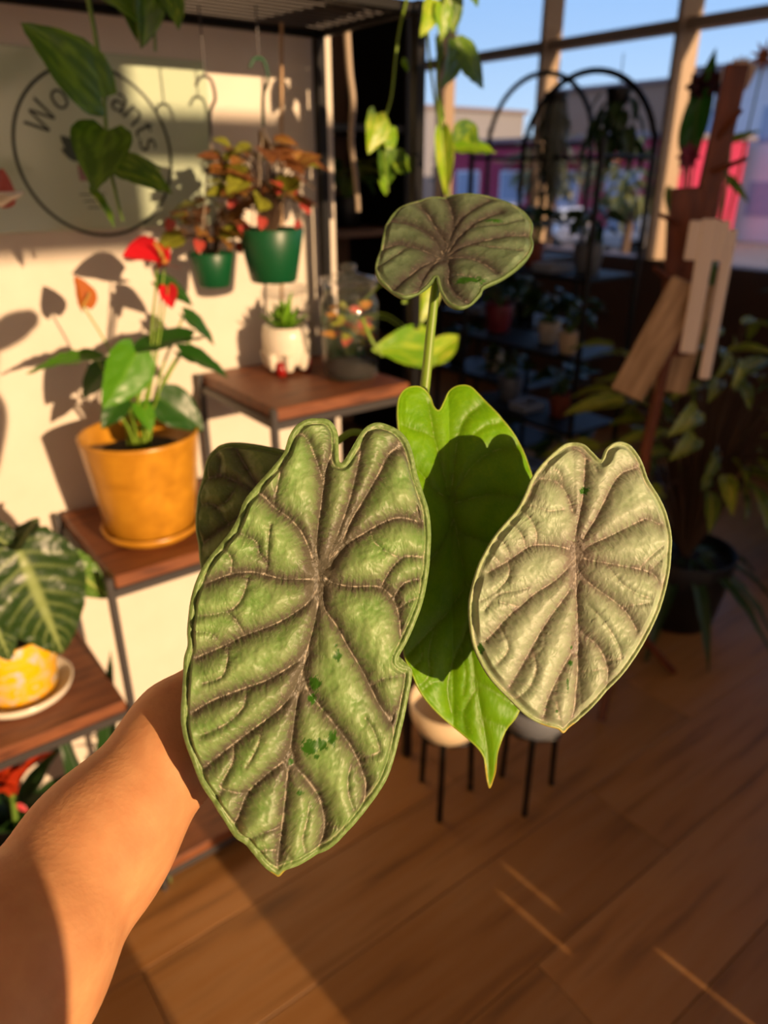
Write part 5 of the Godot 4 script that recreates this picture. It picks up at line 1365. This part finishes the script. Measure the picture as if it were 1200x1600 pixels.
func arched_shelf(at: Vector3, label: String) -> void:
	var o := thing("arched_rack", label, "rack", at)
	var hw := 0.325
	var spring := 1.60 if at.x > 2.8 else 1.54
	for sx in [0.0, -0.30]:
		var rise := 0.30 if sx == 0.0 else 0.0
		if rise > 0.0:
			var arc := [Vector3(sx, 0, -hw), Vector3(sx, 0.8, -hw), Vector3(sx, spring, -hw)]
			for k in range(1, 12):
				var a := PI * k / 12
				arc.append(Vector3(sx, spring + sin(a) * rise, -cos(a) * hw))
			arc.append_array([Vector3(sx, spring, hw), Vector3(sx, 0.8, hw), Vector3(sx, 0, hw)])
			part("arch", tube_mesh(arc, 0.012, 0.012, 2, 8), mats.black_metal, o)
			part("rail", tube_mesh([Vector3(sx, spring, -hw), Vector3(sx, spring, hw)], 0.008, 0.008, 1, 8), mats.black_metal, o)
		else:
			for z in [-hw, hw]:
				part("post", tube_mesh([Vector3(sx, 0, z), Vector3(sx, spring + 0.06, z)], 0.012, 0.012, 1, 8), mats.black_metal, o)
				part("rail", tube_mesh([Vector3(sx, spring, z), Vector3(0, spring, z)], 0.008, 0.008, 1, 8), mats.black_metal, o)
	for y in [0.22, 0.52, 0.82, 1.12]:
		part("board", box_mesh(Vector3(0.30, 0.016, hw * 2.0), 0.003), mats.rack_board, o, T(Vector3(-0.15, y, 0)))

func rack_goods() -> void:
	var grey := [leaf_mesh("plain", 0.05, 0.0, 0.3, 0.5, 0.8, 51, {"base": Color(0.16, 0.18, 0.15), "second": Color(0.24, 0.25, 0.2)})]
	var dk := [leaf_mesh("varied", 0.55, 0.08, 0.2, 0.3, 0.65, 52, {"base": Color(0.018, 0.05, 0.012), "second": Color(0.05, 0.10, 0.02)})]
	var rows := [["dark leafy plant in a terracotta pot on the rack beside the stand", Vector3(2.45, 1.128, -2.22), mats.terracotta, 0.05], ["dark leafy plant in a square-shouldered grey pot on the rack beside the stand", Vector3(2.45, 1.128, -1.93), mats.grey_glaze, 0.06], ["dark leafy plant in a dull pink pot on the nearer rack's second board", Vector3(2.46, 0.828, -2.40), mats.pink_pot, 0.065], ["dark leafy plant in a white pot on the nearer rack's second board", Vector3(2.46, 0.828, -2.10), mats.white_glaze, 0.05], ["dark leafy plant in a white pot high on the far rack", Vector3(2.80, 1.128, -2.90), mats.white_glaze, 0.05], ["dark leafy plant in a grey pot high on the far rack", Vector3(2.80, 1.128, -2.60), mats.grey_glaze, 0.05], ["dark leafy plant in a blue pot on the far rack's second board", Vector3(2.80, 0.828, -2.93), mats.blue_glaze, 0.05], ["dark leafy plant in a cream pot on the far rack's second board", Vector3(2.80, 0.828, -2.62), mats.cream, 0.05], ["dark leafy plant in a grey pot low on the nearer rack", Vector3(2.46, 0.528, -2.30), mats.grey_glaze, 0.06], ["dark leafy plant in a terracotta pot low on the nearer rack", Vector3(2.46, 0.528, -2.0), mats.terracotta, 0.055], ["dark leafy plant in a white pot low on the far rack", Vector3(2.80, 0.528, -2.75), mats.white_glaze, 0.055], ["dark leafy plant in a black pot at the nearer rack's front top edge", Vector3(2.37, 1.128, -2.36), mats.black_plastic, 0.05], ["dark leafy plant in a cream pot at the nearer rack's right end", Vector3(2.37, 0.828, -1.92), mats.cream, 0.045], ["dark leafy plant in a black pot in the middle of the far rack", Vector3(2.72, 0.828, -2.48), mats.black_plastic, 0.05], ["dark leafy plant in a black pot at the far rack's left end", Vector3(2.72, 0.528, -2.95), mats.black_plastic, 0.05], ["dark leafy plant in a red pot on the nearer rack's lowest board", Vector3(2.45, 0.228, -2.36), mats.red_glaze, 0.05], ["dark leafy plant in a black pot on the nearer rack's lowest board", Vector3(2.45, 0.228, -1.95), mats.black_plastic, 0.055]]
	for r in rows:
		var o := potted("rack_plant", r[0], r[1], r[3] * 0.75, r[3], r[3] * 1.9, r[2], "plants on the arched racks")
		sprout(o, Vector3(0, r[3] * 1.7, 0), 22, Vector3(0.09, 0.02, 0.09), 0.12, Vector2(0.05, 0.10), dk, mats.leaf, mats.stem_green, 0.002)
	var trays := [["grey plastic tray on the nearer rack's top board", Vector3(2.40, 1.128, -2.06)], ["grey plastic tray on the nearer rack's third board", Vector3(2.42, 0.528, -2.15)], ["grey plastic tray on the nearer rack's lowest board", Vector3(2.45, 0.228, -2.15)], ["grey plastic tray on the far rack's second board", Vector3(2.72, 0.828, -2.78)]]
	for t in trays:
		var o := thing("tray", t[0], "tray", t[1], 0.0, "trays on the arched racks")
		part("base", box_mesh(Vector3(0.13, 0.006, 0.10), 0.002), mat("tray", Color(0.58, 0.62, 0.68), 0.35), o, T(Vector3(0, 0.003, 0)))
		for s in [-1.0, 1.0]:
			part("side", box_mesh(Vector3(0.13, 0.03, 0.004), 0.001), mats.tray, o, T(Vector3(0, 0.018, s * 0.05)))
			part("side", box_mesh(Vector3(0.004, 0.03, 0.096), 0.001), mats.tray, o, T(Vector3(s * 0.063, 0.018, 0)))
	# wispy hanging plants under the arches
	var hangs := [[Vector3(2.620, 1.722, -2.312), 0.34, "grey wispy air plant hanging in a black pot under the arches", grey, 60], [Vector3(2.620, 1.717, -2.006), 0.22, "trailing dark green plant hanging under the nearer arch", dk, 30]]
	for h in hangs:
		var top: Vector3 = h[0]
		var o := thing("hanging_air_plant", h[2], "plant", top)
		part("wire", tube_mesh([Vector3(0, 0.06, 0), Vector3(0, 0.17, 0)], 0.002, 0.002, 1, 5), mats.black_metal, o)
		part("pot", lathe_mesh(pot_prof(0.035, 0.05, 0.06)), mats.black_plastic, o)
		for k in h[4]:
			var a: float = k * 2.4
			var r: float = 0.02 + 0.0022 * (k % 30)
			add_leaf(o, h[3][0], mats.leaf, Vector3(cos(a) * 0.03, 0.05, sin(a) * 0.03) if h[4] == 60 else Vector3(cos(a) * r, 0.04 - h[1] * (k % 10) * 0.08, sin(a) * r), Vector3(cos(a) * r * 2.2, -h[1] * rng.randf_range(0.5, 1.1), sin(a) * r * 2.2) if h[4] == 60 else Vector3(cos(a) * r * 1.8, -h[1] * (k % 10) * 0.1 - 0.02, sin(a) * r * 1.8), Vector3(cos(a), 0.3, sin(a)), "leaf", 1.0)
	var ya := leaf_mesh("plain", 0.30, 0.0, 0.3, 0.3, 0.75, 55, {"base": Color(0.28, 0.22, 0.015), "second": Color(0.4, 0.34, 0.03)})
	var o2 := potted("yellowing_plant", "low potted plant with one yellowing leaf beside the pole of the stand", Vector3(2.45, 0, -1.62), 0.07, 0.09, 0.16, mats.black_plastic)
	for k in 9:
		var a := TAU * k / 9
		add_leaf(o2, ya if k == 0 else dk[0], mats.leaf, Vector3(0, 0.15, 0), Vector3(cos(a) * 0.14, 0.36 - 0.03 * (k % 3), sin(a) * 0.14), Vector3(-cos(a), 1, -sin(a)))

func shrubs() -> void:
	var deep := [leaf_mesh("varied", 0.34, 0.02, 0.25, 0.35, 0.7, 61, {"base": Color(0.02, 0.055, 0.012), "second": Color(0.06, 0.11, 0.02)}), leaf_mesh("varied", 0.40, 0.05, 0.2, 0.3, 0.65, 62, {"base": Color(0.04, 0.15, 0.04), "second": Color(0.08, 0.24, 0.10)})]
	var croton := [leaf_mesh("striped", 0.30, 0.0, 0.2, 0.35, 0.7, 63, {"base": Color(0.10, 0.16, 0.015), "second": Color(0.48, 0.46, 0.08)}), leaf_mesh("varied", 0.34, 0.0, 0.25, 0.3, 0.68, 64, {"base": Color(0.18, 0.24, 0.015), "second": Color(0.46, 0.44, 0.05)})]
	var strap := leaf_mesh("plain", 0.10, 0.0, 0.4, 0.4, 0.8, 65, {"base": Color(0.03, 0.07, 0.025), "second": Color(0.06, 0.11, 0.05)})
	var o := potted("croton_shrub", "yellow-flecked shrub in a black pot on the floor at the right", Vector3(2.25, 0, -1.20), 0.13, 0.17, 0.28, mats.black_plastic)
	sprout(o, Vector3(0, 0.25, 0), 110, Vector3(0.36, 0.05, 0.34), 0.78, Vector2(0.10, 0.20), croton, mats.leaf, mats.stem_brown, 0.004)
	for k in 12:
		var a := TAU * k / 12 + 0.2
		add_leaf(o, strap, mats.leaf, Vector3(cos(a) * 0.05, 0.26, sin(a) * 0.05), Vector3(cos(a) * 0.42, 0.22 - 0.05 * (k % 3), sin(a) * 0.42), Vector3(-cos(a) * 0.3, 1, -sin(a) * 0.3), "leaf", 1.2)
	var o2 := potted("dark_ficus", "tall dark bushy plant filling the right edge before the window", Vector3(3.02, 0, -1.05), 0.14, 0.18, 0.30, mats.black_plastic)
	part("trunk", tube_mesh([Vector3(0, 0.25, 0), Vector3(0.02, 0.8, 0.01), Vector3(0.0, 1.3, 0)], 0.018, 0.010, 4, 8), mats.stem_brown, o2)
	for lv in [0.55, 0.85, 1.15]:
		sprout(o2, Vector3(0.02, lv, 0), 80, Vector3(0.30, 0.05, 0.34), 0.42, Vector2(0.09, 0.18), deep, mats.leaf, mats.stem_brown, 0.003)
	# tall upright leaf with a pale bloom in a pot on the sill side
	var sp: Vector3 = Vector3(2.900, 1.346, -1.788)
	var o3 := potted("tall_flowering_plant", "tall green-leaved plant with pink and pale blooms against the window", Vector3(sp.x, 0, sp.z), 0.10, 0.13, 0.22, mats.grey_glaze)
	var og := o3.position
	var blade := leaf_mesh("plain", 0.30, 0.0, 0.25, 0.12, 0.62, 66, {"base": Color(0.04, 0.16, 0.02), "second": Color(0.09, 0.26, 0.03)})
	var lime := leaf_mesh("plain", 0.25, 0.0, 0.25, 0.4, 0.62, 67, {"base": Color(0.22, 0.30, 0.03), "second": Color(0.4, 0.45, 0.1)})
	var petal := leaf_mesh("plain", 0.7, 0.0, 0.25, 0.25, 0.6, 68, {"base": Color(0.42, 0.07, 0.14), "second": Color(0.5, 0.14, 0.2)})
	var stalks := st()
	for l in [[blade, Vector3(2.880, 1.554, -1.852), Vector3(2.850, 1.898, -1.780), Vector3(-0.8, 0.1, 0.5), 0.95], [blade, Vector3(2.900, 1.509, -1.845), Vector3(2.920, 1.753, -1.840), Vector3(-0.8, 0.1, 0.5), 0.8], [blade, Vector3(2.900, 1.725, -1.744), Vector3(2.850, 1.780, -1.634), Vector3(-0.5, 0.6, 0.4), 0.9], [lime, Vector3(2.900, 1.585, -1.715), Vector3(2.900, 1.635, -1.600), Vector3(-0.8, 0.3, 0.4), 1.0], [lime, Vector3(2.900, 1.475, -1.679), Vector3(2.900, 1.399, -1.573), Vector3(-0.8, 0.3, 0.4), 1.0], [lime, Vector3(2.900, 1.438, -1.921), Vector3(2.900, 1.330, -1.910), Vector3(-0.8, 0.2, 0.4), 1.0]]:
		add_leaf(o3, l[0], mats.leaf, l[1] - og, l[2] - og, l[3], "leaf", l[4])
		add_tube(stalks, smooth_path([Vector3(0, 0.2, 0), (l[1] - og) * 0.5 + Vector3(0.02, 0.1, 0), l[1] - og], 4), 0.006, 0.004, 6)
	for f in [[Vector3(2.850, 1.542, -1.814), 8, petal], [Vector3(2.850, 1.780, -1.823), 6, leaf_mesh("plain", 0.7, 0.0, 0.25, 0.25, 0.6, 69, {"base": Color(0.05, 0.01, 0.02), "second": Color(0.08, 0.02, 0.03)})], [Vector3(2.850, 1.784, -1.747), 6, leaf_mesh("plain", 0.7, 0.0, 0.25, 0.25, 0.6, 69, {"base": Color(0.05, 0.01, 0.02), "second": Color(0.08, 0.02, 0.03)})], [Vector3(2.850, 1.854, -1.587), 9, leaf_mesh("plain", 0.25, 0.0, 0.25, 0.25, 0.6, 70, {"base": Color(0.5, 0.16, 0.08), "second": Color(0.6, 0.3, 0.2)})]]:
		for k in f[1]:
			var a: float = TAU * k / f[1]
			add_leaf(o3, f[2], mats.leaf, f[0] - og, f[0] - og + Vector3(-0.02, sin(a) * 0.05, cos(a) * 0.05), Vector3(-1, 0.2, 0.2), "petal")
		add_tube(stalks, smooth_path([Vector3(0, 0.2, 0), (f[0] - og) * 0.5 + Vector3(0.03, 0.1, 0.02), f[0] - og], 4), 0.005, 0.003, 6)
	part("stalks", done(stalks), mats.stem_green, o3)
	# cream fan-shaped bloom
	var fan: Vector3 = Vector3(2.700, 1.726, -1.585)
	var o4 := thing("cream_bloom", "cream fan-shaped bloom standing in front of the window at the right", "flower", fan)
	var pet := leaf_mesh("plain", 0.42, 0.0, 0.2, 0.1, 0.8, 72, {"base": Color(0.62, 0.5, 0.38), "second": Color(0.7, 0.55, 0.42)})
	for k in 7:
		var a := deg_to_rad(50.0 + k * 13.0)
		add_leaf(o4, pet, mat("petal", Color(0.95, 0.86, 0.74), 0.5, {"backlight_enabled": true, "backlight": Color(0.7, 0.6, 0.5)}), Vector3.ZERO, Vector3(-0.01, sin(a) * 0.12, cos(a) * 0.10), Vector3(-1, 0.1, 0.2), "petal")
	part("stalk", tube_mesh([Vector3.ZERO, Vector3(0.01, -0.3, 0.02), Vector3(0.0, -1.0, 0.05), Vector3(0.0, -fan.y + 0.2, 0.05)], 0.006, 0.008, 4, 7), mats.stem_green, o4)
	part("vase", lathe_mesh(pot_prof(0.07, 0.06, 0.25)), mats.grey_glaze, o4, T(Vector3(0, -fan.y, 0.05)))
